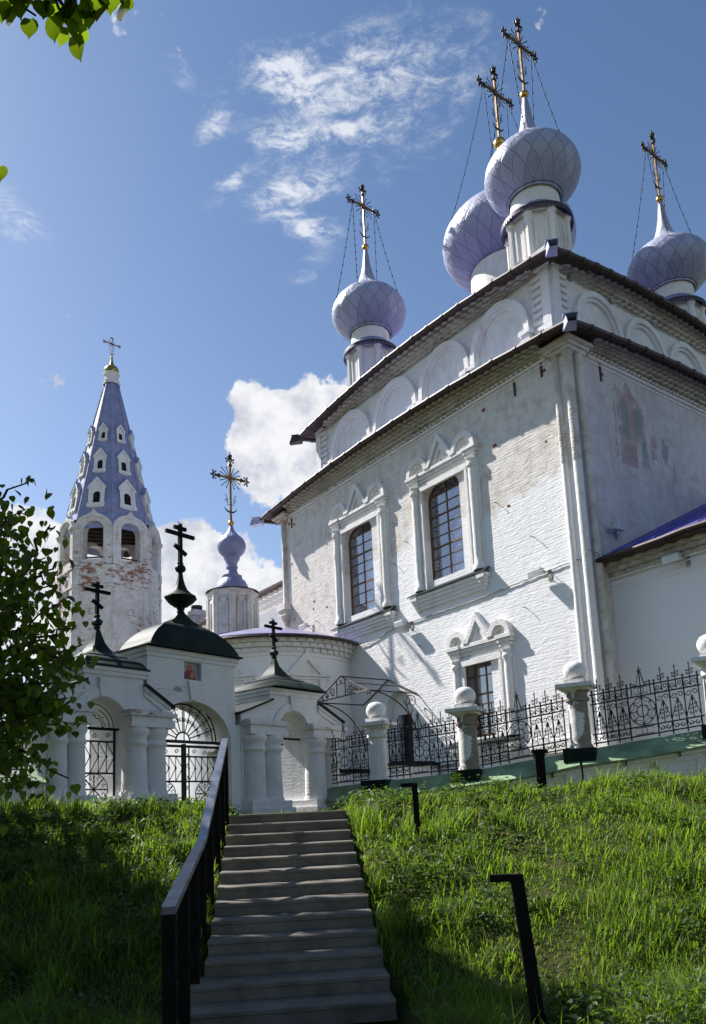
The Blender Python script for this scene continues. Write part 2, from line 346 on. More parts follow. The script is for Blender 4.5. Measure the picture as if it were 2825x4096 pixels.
# ------------------------------------------------------------------ mesh helpers
class MB:
    """collects shapes into ONE mesh object"""
    def __init__(self): self.v = []; self.f = []; self.mi = []; self.cur = 0
    def add(self, vs, fs):
        o = len(self.v); self.v += [tuple(p) for p in vs]
        for f in fs: self.f.append([i + o for i in f]); self.mi.append(self.cur)
    def box(self, x0, x1, y0, y1, z0, z1, mp=None):
        vs = [(x, y, z) for z in (z0, z1) for y in (y0, y1) for x in (x0, x1)]
        if mp: vs = [mp(*p) for p in vs]
        self.add(vs, [(0, 2, 3, 1), (4, 5, 7, 6), (0, 1, 5, 4), (2, 6, 7, 3), (0, 4, 6, 2), (1, 3, 7, 5)])
    def wbox(self, mp, u0, u1, v0, v1, w0, w1):
        """box in wall coordinates: along u, height v, out from the wall w"""
        vs = [mp(u, v, ww) for ww in (w0, w1) for v in (v0, v1) for u in (u0, u1)]
        self.add(vs, [(0, 2, 3, 1), (4, 5, 7, 6), (0, 1, 5, 4), (2, 6, 7, 3), (0, 4, 6, 2), (1, 3, 7, 5)])
    def prism(self, poly, mp, w0, w1, holes=(), back=True):
        """polygon (u, v) with holes, between depths w0 and w1"""
        loops = [list(poly)] + [list(h) for h in holes]
        tris = tessellate_polygon([[Vector((p[0], p[1], 0)) for p in lp] for lp in loops])
        flat = [p for lp in loops for p in lp]; n = len(flat)
        vs = [mp(p[0], p[1], w1) for p in flat] + [mp(p[0], p[1], w0) for p in flat]
        fs = [tuple(tr) for tr in tris] + ([tuple(i + n for i in reversed(tr)) for tr in tris] if back else [])
        o = 0
        for lp in loops:
            k = len(lp)
            for i in range(k):
                a, b_ = o + i, o + (i + 1) % k
                fs.append((a, b_, b_ + n, a + n))
            o += k
        self.add(vs, fs)
    def lathe(self, prof, n=24, c=(0, 0, 0), a0=0.0, arc=2 * PI, cap=False):
        full = abs(arc - 2 * PI) < 1e-6; m = n if full else n + 1
        vs = []
        for r, z in prof:
            for i in range(m):
                a = a0 + arc * i / n
                vs.append((c[0] + r * math.cos(a), c[1] + r * math.sin(a), c[2] + z))
        fs = []
        for j in range(len(prof) - 1):
            for i in range(n):
                i2 = (i + 1) % m
                fs.append((j * m + i, j * m + i2, (j + 1) * m + i2, (j + 1) * m + i))
        if cap and full:
            fs.append(tuple(range(m - 1, -1, -1))); fs.append(tuple((len(prof) - 1) * m + i for i in range(m)))
        self.add(vs, fs)
    def tube(self, pts, r, n=5, closed=False):
        pts = [Vector(p) for p in pts]; k = len(pts); vs = []; fs = []
        up = None
        for i, p in enumerate(pts):
            if closed: d = pts[(i + 1) % k] - pts[i - 1]
            else: d = pts[min(i + 1, k - 1)] - pts[max(i - 1, 0)]
            if d.length < 1e-9: d = Vector((0, 0, 1))
            d.normalize()
            if up is None: up = d.orthogonal()
            side = up - d * up.dot(d)
            if side.length < 1e-6: side = d.orthogonal()
            side.normalize(); up = side; bn = d.cross(side)
            rr = r[i] if hasattr(r, '__len__') else r
            for j in range(n):
                a = 2 * PI * (j + .5) / n
                vs.append(p + (side * math.cos(a) + bn * math.sin(a)) * rr)
        for i in range(k if closed else k - 1):
            i2 = (i + 1) % k
            for j in range(n):
                j2 = (j + 1) % n
                fs.append((i * n + j, i * n + j2, i2 * n + j2, i2 * n + j))
        if not closed:
            fs.append(tuple(range(n - 1, -1, -1))); fs.append(tuple((k - 1) * n + j for j in range(n)))
        self.add(vs, fs)
    def ball(self, c, r, n=12, sz=1.0):
        self.lathe([(max(1e-4, r * math.sin(PI * i / (n // 2 + 2))), -r * sz * math.cos(PI * i / (n // 2 + 2))) for i in range(n // 2 + 3)], n, c)
    def build(self, name, mats, parent=None, loc=None, smooth=None, recalc=True, matrix=None):
        me = bpy.data.meshes.new(name); me.from_pydata(self.v, [], self.f)
        mats = mats if isinstance(mats, (list, tuple)) else [mats]
        for m_ in mats: me.materials.append(m_)
        if len(mats) > 1: me.polygons.foreach_set('material_index', self.mi)
        if recalc:
            bm = bmesh.new(); bm.from_mesh(me); bmesh.ops.recalc_face_normals(bm, faces=bm.faces); bm.to_mesh(me); bm.free()
        if smooth:
            me.shade_smooth()
            try: me.set_sharp_from_angle(angle=R(smooth))
            except Exception: pass
        me.update()
        ob = bpy.data.objects.new(name, me); COL.objects.link(ob)
        if parent is not None: ob.parent = parent
        if loc is not None: ob.location = loc
        return ob

def thing(name, label, cat, loc=(0, 0, 0), rz=0.0, group=None):
    o = bpy.data.objects.new(name, None); COL.objects.link(o); o.empty_display_size = .3
    o.location = loc; o.rotation_euler = (0, 0, rz); o['label'] = label; o['category'] = cat; o['kind'] = 'thing'
    if group: o['group'] = group
    return o
def tag(o, label, cat, group=None):
    o['label'] = label; o['category'] = cat
    if 'kind' not in o: o['kind'] = 'thing'
    if group: o['group'] = group
    return o
def lab(o, text): o['label'] = text; return o
def copy_tree(src):
    c = src.copy(); COL.objects.link(c)
    for ch in src.children:
        d = copy_tree(ch); d.parent = c
    return c
def arc(cx, cy, r, a0, a1, n=12, ry=None):
    ry = r if ry is None else ry
    return [(cx + r * math.cos(a0 + (a1 - a0) * i / n), cy + ry * math.sin(a0 + (a1 - a0) * i / n)) for i in range(n + 1)]
def arch_hole(u0, u1, v0, vs, va, n=10):
    """opening with a flat-elliptic head"""
    c = (u0 + u1) / 2; return [(u0, v0), (u1, v0)] + arc(c, vs, (u1 - u0) / 2, 0, PI, n, va - vs)
def spiral(c, r0, r1, a0, turns, n=14):
    return [(c[0] + (r0 + (r1 - r0) * i / n) * math.cos(a0 + turns * 2 * PI * i / n), c[1] + (r0 + (r1 - r0) * i / n) * math.sin(a0 + turns * 2 * PI * i / n)) for i in range(n + 1)]

# ------------------------------------------------------------------ terrain and stairs
def sst(x, a, b):
    t_ = np.clip((x - a) / (b - a), 0, 1); return t_ * t_ * (3 - 2 * t_)
def stair_c(y): return -0.985 + 0.096 * (11 - y)
STEP_R, STEP_D = 0.129, 0.365
def stair_z(y): return np.clip(-(11.0 - y) * STEP_R / STEP_D, -1.56, 0.02)
def ground_z(x, y):
    x = np.asarray(x, float); y = np.asarray(y, float)
    base = np.clip(-(11.4 - y) * .345, -1.60, 0.02)
    d = x - (stair_c(y) + .80)
    right = sst(d, .0, 3.5) * (.12 * sst(y, 4.0, 8.0) * (1 - .5 * sst(y, 11, 16))) + sst(d, 0, .5) * .10
    far = -.40 * sst(x, .2, 2.5) * sst(y, 11.0, 15.0)
    left = sst(-(x - (stair_c(y) - .80)), 0.0, .6) * .06 + sst(-(x + 2.2), 0, 2.5) * .12 * sst(y, 9, 13)
    bumps = .05 * np.sin(x * 2.1 + y * .7) * np.sin(y * 1.7 - x * .6) + .03 * np.sin(x * 5.1 + 1.3) * np.sin(y * 4.3)
    onst = (np.abs(x - stair_c(y)) < .86) & (y < 11.9)
    z = base + right + left + far + bumps * np.clip(np.abs(x - stair_c(y)) - .8, 0, 1)
    z = np.where(onst, stair_z(y) - .22, z)
    yard = sst(y - (.62 * np.clip(x, -7, -1) + 21.6), 0, 2.0)
    return z + yard * np.where(x < 0, .25, .35)
def grid_axis(a, b, fine0, fine1, fs, cs):
    xs = list(np.arange(fine0, fine1, fs)); v = fine0
    lo = []
    while v > a: v -= cs; cs *= 1.25; lo.append(v)
    hi = []; v = fine1; c2_ = .8
    while v < b: hi.append(v); v += c2_; c2_ *= 1.25
    return np.array(lo[::-1] + xs + hi)
gxs = grid_axis(-700, 700, -9, 11, .14, .8); gys = grid_axis(-60, 1500, 1.5, 22, .14, .8)
GX, GY = np.meshgrid(gxs, gys); GZ = ground_z(GX, GY)
nx_, ny_ = len(gxs), len(gys)
verts = np.stack([GX, GY, GZ], -1).reshape(-1, 3)
ii = (np.arange(ny_ - 1)[:, None] * nx_ + np.arange(nx_ - 1)[None, :]).reshape(-1)
quads = np.stack([ii, ii + 1, ii + 1 + nx_, ii + nx_], -1)
def np_mesh(name, verts, faces, mat_, attr=None, smooth=False):
    me = bpy.data.meshes.new(name); k = faces.shape[1]
    me.vertices.add(len(verts)); me.vertices.foreach_set('co', np.ascontiguousarray(verts, np.float32).ravel())
    me.loops.add(faces.size); me.loops.foreach_set('vertex_index', np.ascontiguousarray(faces, np.int32).ravel())
    me.polygons.add(len(faces)); me.polygons.foreach_set('loop_start', np.arange(len(faces), dtype=np.int32) * k)
    try: me.polygons.foreach_set('loop_total', np.full(len(faces), k, np.int32))
    except Exception: pass
    me.materials.append(mat_)
    if attr is not None:
        at = me.attributes.new('tint', 'FLOAT', 'POINT'); at.data.foreach_set('value', np.ascontiguousarray(attr, np.float32))
    me.update(calc_edges=True)
    if smooth: me.shade_smooth()
    return me
gme = np_mesh('ground', verts, quads, M['soil'], smooth=True)
g = bpy.data.objects.new('ground', gme); COL.objects.link(g); g['kind'] = 'structure'

stairs = thing('staircase', 'grey concrete flight of steps climbing the grassy bank to the churchyard gate', 'stairs', (stair_c(7), 7, 0))
stairs.rotation_euler.z = math.atan2(.096, 1.0)
ox, oy = stair_c(7), 7.0
for k in range(13):
    mb = MB(); y0 = 11.0 - STEP_D * k - oy; zt = .03 - STEP_R * k
    hw = .80
    dep = .44 if k else 3.2
    # tread slab with a slightly rounded nosing over a riser set back
    prof = [(y0 + .012, zt - STEP_R - .03), (y0 + .012, zt - .045), (y0 - .004, zt - .038), (y0 - .004, zt - .010), (y0 + .008, zt), (y0 + dep, zt), (y0 + dep, zt - STEP_R - .03)]
    vs = [(sx * hw - (.10 if k >= 11 and sx < 0 else 0) + random.uniform(-.006, .006), p[0], p[1] + random.uniform(-.002, .002)) for sx in (-1, 1) for p in prof]
    n_ = len(prof); fs = [tuple(range(n_)), tuple(range(2 * n_ - 1, n_ - 1, -1))] + [(i, (i + 1) % n_, (i + 1) % n_ + n_, i + n_) for i in range(n_)]
    mb.add(vs, fs)
    mb.build('step', M['concrete'], stairs)

# ------------------------------------------------------------------ church
PC = Vector((6.495, 20.5, 0.0)); CH_RZ = math.atan2(.59707, .80219)
church = thing('church', 'white five-domed brick church with lilac onion domes behind the iron fence', 'church', PC, CH_RZ)
LW, LE = 15.7, 14.4       # window wall length, east wall length
def WM(u, v, d): return (-d, u, v)          # window wall: u along, v up, d out
def EM(u, v, d): return (u, -d, v)          # east wall
def part(mb, name, m_, parent=church, **kw): return mb.build(name, m_, parent, **kw)

W1 = (9.30, 11.10, 7.36, 10.42, 10.95); W2 = (4.62, 6.40, 7.50, 10.42, 10.95)
w1h = arch_hole(W1[0], W1[1], W1[2], W1[3], W1[4]); w2h = arch_hole(W2[0], W2[1], W2[2], W2[3], W2[4])
w3h = [(3.80, 2.08), (5.22, 2.08), (5.22, 4.50), (3.80, 4.50)]
doorh = arch_hole(7.62, 8.95, .2, 3.55, 4.1)
mb = MB()
mb.prism([(0, -1.5), (LW, -1.5), (LW, 13.0), (0, 13.0)], WM, -.55, 0, [w1h, w2h, w3h, doorh])
mb.box(.55, LE, LW - .5, LW, -1.5, 13.3)
part(mb, 'window_wall', M['church'])
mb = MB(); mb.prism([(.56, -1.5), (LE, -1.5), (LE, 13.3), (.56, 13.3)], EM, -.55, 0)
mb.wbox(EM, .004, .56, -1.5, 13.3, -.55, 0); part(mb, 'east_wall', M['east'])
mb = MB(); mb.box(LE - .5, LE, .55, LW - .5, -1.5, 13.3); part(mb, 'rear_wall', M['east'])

def moulding(mb, mp, u0, u1, v, r, d=0.0, n=6):
    """half-round string course"""
    pr = [(v + r * math.cos(PI * i / n), d + r * math.sin(PI * i / n)) for i in range(n + 1)]
    vs = [mp(u, p[0], p[1]) for u in (u0, u1) for p in pr]; k = n + 1
    mb.add(vs, [(i, i + 1, i + 1 + k, i + k) for i in range(n)] + [tuple(range(k)), tuple(range(2 * k - 1, k - 1, -1))])
def frieze(mb, mp, u0, u1, v0, v1, d0, d1, rows=3, pitch=.34, tooth=.07, missing=.03):
    """corbelled rows of bricks set cornerwise; v1 may be a function of u (sagging eave)"""
    n = int((u1 - u0) / pitch); top = v1 if callable(v1) else (lambda u: v1)
    for j in range(rows):
        d = d0 + (d1 - d0) * j / max(1, rows - 1); off = (j % 2) * pitch / 2
        for i in range(n):
            a = u0 + i * pitch; h = (top(a + pitch / 2) - v0) / rows; h2 = (top(a + pitch) - v0) / rows
            mb.wbox(mp, a, min(u1, a + pitch + .001 * (j + 1)), v0 + j * h, v0 + (j + 1) * h - .006, -.02, d + .0004 * (i % 2))
            a = u0 + off + i * pitch + random.uniform(-.012, .012)
            if a + pitch > u1 or random.random() < missing: continue
            b_ = v0 + j * h + .010; t_ = v0 + (j + 1) * h - .018; tk = tooth * random.uniform(.85, 1.1)
            p = [(a + .02, d), (a + pitch * .52, d + tk), (a + pitch - .02, d)]
            vs = [mp(q[0], vv, q[1]) for vv in (b_, t_) for q in p]
            mb.add(vs, [(0, 1, 2), (5, 4, 3), (0, 1, 4, 3), (1, 2, 5, 4)])
def sag(u, L, ends, mid): return mid - (mid - ends) * (2 * u / L - 1) ** 2

# lower cornice on both visible sides
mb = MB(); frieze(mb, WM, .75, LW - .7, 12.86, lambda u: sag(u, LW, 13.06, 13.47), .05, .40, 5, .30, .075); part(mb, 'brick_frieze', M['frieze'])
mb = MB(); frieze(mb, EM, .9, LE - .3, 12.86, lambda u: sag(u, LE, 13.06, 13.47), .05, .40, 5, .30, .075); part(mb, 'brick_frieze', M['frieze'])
mb = MB(); moulding(mb, WM, .75, LW - .6, 12.79, .055, .01); moulding(mb, WM, .75, LW - .6, 12.66, .03, .005)
for i in range(70):
    a = .8 + i * .195
    if a < LW - .75 and random.random() > .15: mb.wbox(WM, a, a + .09, 12.835, 12.875, 0, .12)
moulding(mb, EM, .9, LE - .6, 12.79, .055, .01); moulding(mb, EM, .9, LE - .6, 12.64, .03, .005)
for i in range(70):
    a = .95 + i * .195
    if a < LE - .6: mb.wbox(EM, a, a + .09, 12.835, 12.875, 0, .12)
part(mb, 'string_course', M['trim'])

# corner columns
def column(mb, c, r, z0, z1, cap=True, n=14, base=True):
    pr = [(r * 1.35, z0), (r * 1.35, z0 + .25), (r * 1.12, z0 + .32), (r * 1.2, z0 + .40), (r, z0 + .46)] if base else [(r * .9, z0), (r * 1.01, z0 + .02)]
    k = 22
    for i in range(k): pr.append((r * random.uniform(.97, 1.03), z0 + .5 + (z1 - z0 - .9) * i / k))
    if cap: pr += [(r, z1 - .38), (r * 1.25, z1 - .34), (r * 1.25, z1 - .27), (r * 1.02, z1 - .24), (r * 1.2, z1 - .14), (r * 1.45, z1 - .08), (r * 1.45, z1)]
    else: pr += [(r, z1)]
    mb.lathe(pr, n, (c[0], c[1], 0), cap=True)
mb = MB()
column(mb, (.02, .02), .125, 1.3, 9.4, False); column(mb, (-.02, .42), .10, 1.3, 9.4, False)
mb.box(-.20, .2, -.20, .62, -1.2, 1.55)
part(mb, 'corner_column', M['trim'], smooth=40)
mb = MB()
column(mb, (.02, .02), .127, 9.3, 12.9, base=False); column(mb, (-.02, .42), .102, 9.35, 12.9, base=False); column(mb, (.46, -.0), .13, 1.2, 12.9)
for j, e in enumerate((.0, .07, .15)):
    mb.box(-.16 - e, .66 + e, -.16 - e, .60 + e, 12.62 + j * .11, 12.73 + j * .11)
part(mb, 'worn_corner_column', M['corner_old'], smooth=40)
mb = MB()   # column at the far end hangs on a console
column(mb, (-.01, LW - .30), .13, 8.7, 12.9)
for j, e in enumerate((.32, .26, .18, .10)): mb.box(-.04 - e, .3, LW - .35 - e, LW - .35 + e, 8.62 - j * .24, 8.85 - j * .24)
for j, e in enumerate((.0, .09, .2)): mb.box(-.14 - e, .5, LW - .62 - e, LW + .03 + e, 12.62 + j * .11, 12.73 + j * .11)
part(mb, 'end_column', M['corner_old'], smooth=40)

# plinth ledge and door reveal
for a, b_ in ((.3, 2.7), (5.7, 7.3)): mb = MB(); mb.wbox(WM, a, b_, 1.35, 1.72, 0, .11); part(mb, 'plinth', M['trim'])
mb = MB(); mb.wbox(WM, 7.5, 9.1, 3.28, 4.2, -.52, -.30); mb.wbox(WM, 8.72, 9.1, 0, 3.28, -.52, -.30); part(mb, 'door_lunette', M['apse'])
mb = MB(); mb.wbox(WM, 7.5, 9.1, 0, 4.2, -.60, -.552); part(mb, 'porch_door', M['door'])
dr = church.children[-1]
mb = MB()
for i in range(5): mb.wbox(WM, 7.66 + i * .3, 7.70 + i * .3, .3, 3.6, -.55, -.52)
for q in (1.5, 2.5, 3.3): mb.wbox(WM, 7.6, 8.95, q, q + .04, -.55, -.515)
mb.build('door_grille', M['iron'], dr)

# windows
def window(hole, nrows, thick, ncol, gl, depth=.24, fr=.06):
    us = [p[0] for p in hole]; vs_ = [p[1] for p in hole]
    u0, u1, v0, v1 = min(us), max(us), min(vs_), max(vs_); c = ((u0 + u1) / 2, (v0 + v1) / 2)
    kx = 1 - fr / ((u1 - u0) / 2); ky = 1 - fr / ((v1 - v0) / 2)
    inner = [(c[0] + (p[0] - c[0]) * kx, c[1] + (p[1] - c[1]) * ky) for p in hole]
    mb = MB(); mb.prism(hole, WM, -depth - .08, -depth - .01, [inner])
    def top(u):
        best = v1
        for i in range(len(inner)):
            a, b_ = inner[i], inner[(i + 1) % len(inner)]
            if (a[0] - u) * (b_[0] - u) <= 0 and max(a[1], b_[1]) > c[1] and abs(a[0] - b_[0]) > 1e-6:
                best = a[1] + (b_[1] - a[1]) * (u - a[0]) / (b_[0] - a[0])
        return best
    for i in range(1, ncol):
        u = u0 + (u1 - u0) * i / ncol; mb.wbox(WM, u - .02, u + .02, v0 + fr * .5, top(u) + .02, -depth - .05, -depth - .02)
    tot = v1 - v0
    for j, fz in enumerate(nrows):
        vv = v0 + tot * fz; h = .026 if j in thick else .013
        half = (u1 - u0) / 2 - fr * .6
        if vv > v1 - .52 and len(hole) > 6:
            e = (vv - (v1 - .53)) / .53; half *= math.sqrt(max(.05, 1 - e * e))
        mb.wbox(WM, c[0] - half, c[0] + half, vv - h, vv + h, -depth - .049, -depth - (.012 if j in thick else .018))
    f = part(mb, 'window', M['brown_frame'])
    mb = MB(); mb.prism(hole, WM, -depth - .062, -depth - .045); mb.build('pane', gl, f)
    return f
R8 = (.115, .235, .345, .455, .565, .665, .775, .885)
lab(window(w1h, R8, (2, 5), 2, M['glass']), 'tall arched window reflecting clouds, nearer the left end')
lab(window(w2h, R8, (2, 5), 2, M['glass']), 'tall arched window nearer the corner of the wall')
lab(window(w3h, (.13, .30, .43, .56, .80), (1, 3), 3, M['glass_low'], .22, .10), 'small square-headed window low in the wall')

def surround(u0, u1, zb, zc0, zc1, zpk, sill0, sill1, zs, rc=.15):
    """carved brick window casing: side columns, stepped cornice, three-part pediment, sill on brackets"""
    root = None
    mb = MB()
    for u in (u0 + .30, u1 - .30):
        pr = [(rc * 1.4, zb), (rc * 1.4, zb + .14), (rc, zb + .22)] + [(rc * random.uniform(.95, 1.05), zb + .22 + (zc0 - zb - .5) * (i + 1) / 14) for i in range(13)]
        pr += [(rc, zc0 - .28), (rc * 1.35, zc0 - .22), (rc * 1.35, zc0 - .14), (rc * 1.1, zc0 - .1), (rc * 1.4, zc0)]
        mb.lathe(pr, 12, (-.05, u, 0), cap=True)
        mb.wbox(WM, u - .24, u + .24, zb, zc0, 0, .05)
    iu0, iu1 = u0 + .56, u1 - .56
    mb.wbox(WM, iu0, iu0 + .09, zb, zc0 - .2, 0, .10); mb.wbox(WM, iu1 - .09, iu1, zb, zc0 - .2, 0, .10); mb.wbox(WM, iu0, iu1, zc0 - .2, zc0, 0, .11)
    part(mb, 'window_casing', M['trim'], smooth=40); root = church.children[-1]
    mb = MB(); h = (zc1 - zc0) / 4
    for j, (d, e) in enumerate(((.09, .14), (.13, .09), (.18, .04), (.24, 0))):
        mb.wbox(WM, u0 + e + .35, u1 - e - .35, zc0 + j * h, zc0 + (j + 1) * h - (.012 if j < 3 else 0), 0, d - .06)
        for a, b_ in ((u0 + e, u0 + .60 - e * .6), (u1 - .60 + e * .6, u1 - e)): mb.wbox(WM, a, b_, zc0 + j * h, zc0 + (j + 1) * h - (.012 if j < 3 else 0), 0, d)
    mb.build('stepped_cornice', M['trim'], root)
    wdt = u1 - u0; r = wdt * .155; mb = MB(); pk = zpk - zc1
    for cu in (u0 + r + .04, u1 - r - .04):
        ring = arc(cu, zc1 + .02, r, 0, PI, 12, r * 1.08) + arc(cu, zc1 + .02, r - .15, PI, 0, 12)
        mb.prism(ring, WM, 0, .21)
        ring = arc(cu, zc1 + .02, r - .15, 0, PI, 12) + arc(cu, zc1 + .02, r - .26, PI, 0, 12)
        mb.prism(ring, WM, 0, .135); mb.prism(arc(cu, zc1 + .02, r - .26, 0, PI, 10), WM, 0, .06)
    c = (u0 + u1) / 2; hw = wdt / 2 - 2 * r + .04; th = .17
    for (d, s_) in ((.205, 1.0), (.13, .70), (.065, .42)):
        a = hw * s_; p = pk * s_; q = th * 1.6
        mb.prism([(c - a, zc1), (c, zc1 + p), (c + a, zc1), (c + a - th * .9, zc1), (c, zc1 + p - q), (c - a + th * .9, zc1)], WM, 0, d)
    mb.build('pediment', M['trim'], root)
    if zs is not None:
        mb = MB()
        vs = [WM(u, v, d) for u, v, d in ((sill0, zs + .12, .02), (sill1, zs + .12, .02), (sill1 + .05, zs - .03, .27), (sill0 - .05, zs - .03, .27), (sill0, zs + .06, .02), (sill1, zs + .06, .02), (sill1 + .05, zs - .07, .27), (sill0 - .05, zs - .07, .27))]
        mb.add(vs, [(0, 1, 2, 3), (7, 6, 5, 4), (0, 3, 7, 4), (1, 2, 6, 5), (2, 3, 7, 6)])
        mb.build('sill_sheet', M['green_dark'], root)
        mb = MB()
        for j, (d, e) in enumerate(((.21, 0.0), (.17, .05), (.12, .10), (.08, .15))): mb.wbox(WM, sill0 + e + .02, sill1 - e - .02, zs - .20 - j * .12, zs - .085 - j * .12, 0, d)
        for u in (sill0 + .22, sill1 - .22):
            for j in range(4): mb.wbox(WM, u - .16 + j * .035, u + .16 - j * .035, zs - .22 - j * .13, zs - .075 - j * .13, 0, .25 - j * .06)
        mb.build('sill_moulding', M['trim'], root)
    return root
surround(3.62, 7.00, 7.25, 10.92, 11.36, 12.42, 3.55, 7.15, 7.17)
surround(8.20, 11.74, 7.15, 10.92, 11.36, 12.42, 8.12, 11.78, 7.02)
surround(2.76, 5.54, 2.0, 4.55, 5.02, 5.95, 2.84, 5.65, 1.90, .13)

# wall scars: putlog holes and missing bricks
mb = MB()
for u, v in ((9.0, 11.95), (13.3, 8.55), (13.35, 8.25), (12.4, 8.1), (14.6, 9.9), (14.9, 10.6), (2.6, 8.9), (1.0, 10.3), (14.8, 8.15), (2.95, 11.0), (.85, 12.45), (3.3, 12.35), (14.6, 12.3), (15.0, 12.45)):
    a = random.uniform(.05, .10); mb = MB(); mb.prism([(u - a, v - a * .5), (u + a * .6, v - a * .6), (u + a, v + a * .5), (u - a * .4, v + a * .7)], WM, -.02, .004); part(mb, 'bare_brick', M['bare_brick'])
for u, v in ((1.55, 12.35), (3.0, 2.6)): mb = MB(); mb.wbox(EM, u, u + .09, v, v + .12, -.02, .004); part(mb, 'bare_brick', M['bare_brick'])
for u, v in ((1.95, 12.2), (14.75, 12.2), (15.3, 12.1), (.9, 12.3)): mb = MB(); mb.wbox(WM, u, u + .07, v, v + .5, -.01, .03); part(mb, 'iron_tie', M['rust_iron'])
mb = MB(); mb.wbox(EM, 1.45, 1.52, 12.15, 12.7, -.01, .03); part(mb, 'iron_tie', M['rust_iron'])
for u, v in ((3.0, 9.1), (8.0, 8.6), (7.3, 9.2), (6.9, 5.4), (2.2, 5.6), (13, 7.6), (1.7, 7.6), (8.0, 6.9)):
    mb = MB(); mb.tube([WM(u, v, 0), WM(u, v + .03, .10), WM(u + .05, v + .04, .16)], .012, 4); part(mb, 'iron_hook', M['rust_iron'])

# faded fresco on the east wall
mb = MB()
mb.prism([(2.15, 9.75), (2.95, 9.75), (2.95, 10.6), (3.5, 10.6), (3.5, 11.9), (3.1, 12.1), (2.75, 12.55), (2.5, 12.1), (2.1, 12.3)], EM, .001, .004)
mb.prism([(3.7, 10.2), (4.0, 10.3), (4.1, 11.2), (3.8, 11.0)], EM, .001, .004); mb.prism([(2.0, 12.1), (1.9, 9.9), (2.0, 9.9), (2.12, 12.1)], EM, .001, .004)
f = part(mb, 'faded_fresco', M['fresco_pink'])
for pl in ([(2.35, 10.6), (2.7, 10.6)] + arc(2.525, 11.6, .175, 0, PI, 8, .3), [(2.98, 10.9), (3.35, 10.9)] + arc(3.165, 11.5, .185, 0, PI, 8, .26), [(3.2, 9.9), (3.55, 9.9), (3.5, 10.85), (3.25, 10.85)], [(4.3, 10.5), (4.5, 10.2), (4.62, 10.5), (4.75, 10.9), (4.55, 10.95), (4.4, 11.2)], [(4.7, 9.6), (5.0, 9.7), (4.98, 10.1), (4.95, 10.5)]):
    mb = MB(); mb.prism(pl, EM, .005, .008); mb.build('faded_green_figure', M['fresco_green'], f)

# upper tier
I = 1.30
UL0, UL1, UE0, UE1 = I, LW - I, I, LE - I
def WU(u, v, d): return WM(u, v, d - I)
def EU(u, v, d): return EM(u, v, d - I)
mb = MB(); mb.box(UE0, UE1, UL0, UL1, 12.9, 17.35); part(mb, 'upper_wall', M['upper'])
mb = MB()
def blind_arch(mp, u0, u1, zs, zt):
    c, r = (u0 + u1) / 2, (u1 - u0) / 2; rise = zt - zs
    ring = [(u1, 13.6), (u1, zs)] + arc(c, zs, r, 0, PI, 16, rise)[1:] + [(u0, 13.6), (u0 + .20, 13.6), (u0 + .20, zs)] + arc(c, zs, r - .20, PI, 0, 16, rise - .20)[1:] + [(u1 - .20, 13.6)]
    mb.prism(ring, mp, -.02, .19)
    ring = [(u1 - .2, 13.6), (u1 - .2, zs)] + arc(c, zs, r - .2, 0, PI, 16, rise - .2)[1:] + [(u0 + .2, 13.6), (u0 + .30, 13.6), (u0 + .30, zs)] + arc(c, zs, r - .30, PI, 0, 16, rise - .3)[1:] + [(u1 - .30, 13.6)]
    mb.prism(ring, mp, -.02, .10)
    for a in (u0, u1 - .22):
        for j, e in enumerate((.05, .10, .04, .12)): mb.wbox(mp, a - e, a + .22 + e, 14.25 + j * .17, 14.40 + j * .17, 0, .21 + e)
for a, b_ in ((2.15, 4.78), (4.86, 7.5), (7.66, 10.3), (10.5, 13.3)): blind_arch(WU, a, b_, 15.15, 16.58)
n_ar = 4; span = (UE1 - UE0 - 1.3) / n_ar
for i in range(n_ar): blind_arch(EU, UE0 + .95 + i * span, UE0 + .95 + (i + 1) * span - .10, 15.15, 16.5)
part(mb, 'blind_arcade', M['trim'])
mb = MB()
for mp, L0, L1 in ((WU, UL0, UL1), (EU, UE0, UE1)):
    for i in range(12):
        v = 13.7 + i * .25
        mb.wbox(mp, L0 + .02, L0 + .72, v, v + .12, 0, .09)
        if mp is WU: mb.wbox(mp, L1 - .72, L1 - .02, v, v + .12, 0, .09)
    mb.wbox(mp, L0 - .02, L0 + .30, 12.9, 17.0, 0, .13)
    mb.wbox(mp, L1 - .30, L1 + .02, 12.9, 17.0, 0, .13)
    moulding(mb, mp, L0 - .1, L1 + .1, 16.95, .05, .1)
    mb.wbox(mp, L0 + 0.1, L1 - .1, 13.55, 13.68, 0, .14)
for j, e in enumerate((.16, .24, .34)): mb.box(UE0 - e, UE0 + .5, UL0 - e, UL0 + .5, 16.72 + j * .14, 16.85 + j * .14); mb.box(UE0 - e, UE0 + .5, UL1 - .5, UL1 + e, 16.72 + j * .14, 16.85 + j * .14)
part(mb, 'rusticated_corner', M['trim'])
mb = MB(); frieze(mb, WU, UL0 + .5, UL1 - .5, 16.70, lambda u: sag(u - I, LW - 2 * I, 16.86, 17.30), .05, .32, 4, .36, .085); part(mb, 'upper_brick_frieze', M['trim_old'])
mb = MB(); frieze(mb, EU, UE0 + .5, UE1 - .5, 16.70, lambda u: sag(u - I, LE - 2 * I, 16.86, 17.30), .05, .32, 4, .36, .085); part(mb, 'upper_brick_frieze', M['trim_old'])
mb = MB()
mb.tube([WU(UL0 + .7 + (UL1 - UL0 - 1.4) * i / 20, 16.66 + .02 * math.sin(i * 2.2), .05) for i in range(21)], .016, 4)
mb.tube([EU(UE0 + .5 + (UE1 - UE0 - 1.0) * i / 20, 16.64 + .02 * math.sin(i * 1.7), .05) for i in range(21)], .018, 4)
for u in (3.4, 6.2, 9.0, 11.8): mb.wbox(WU, u, u + .10, 16.60, 16.70, 0, .10)
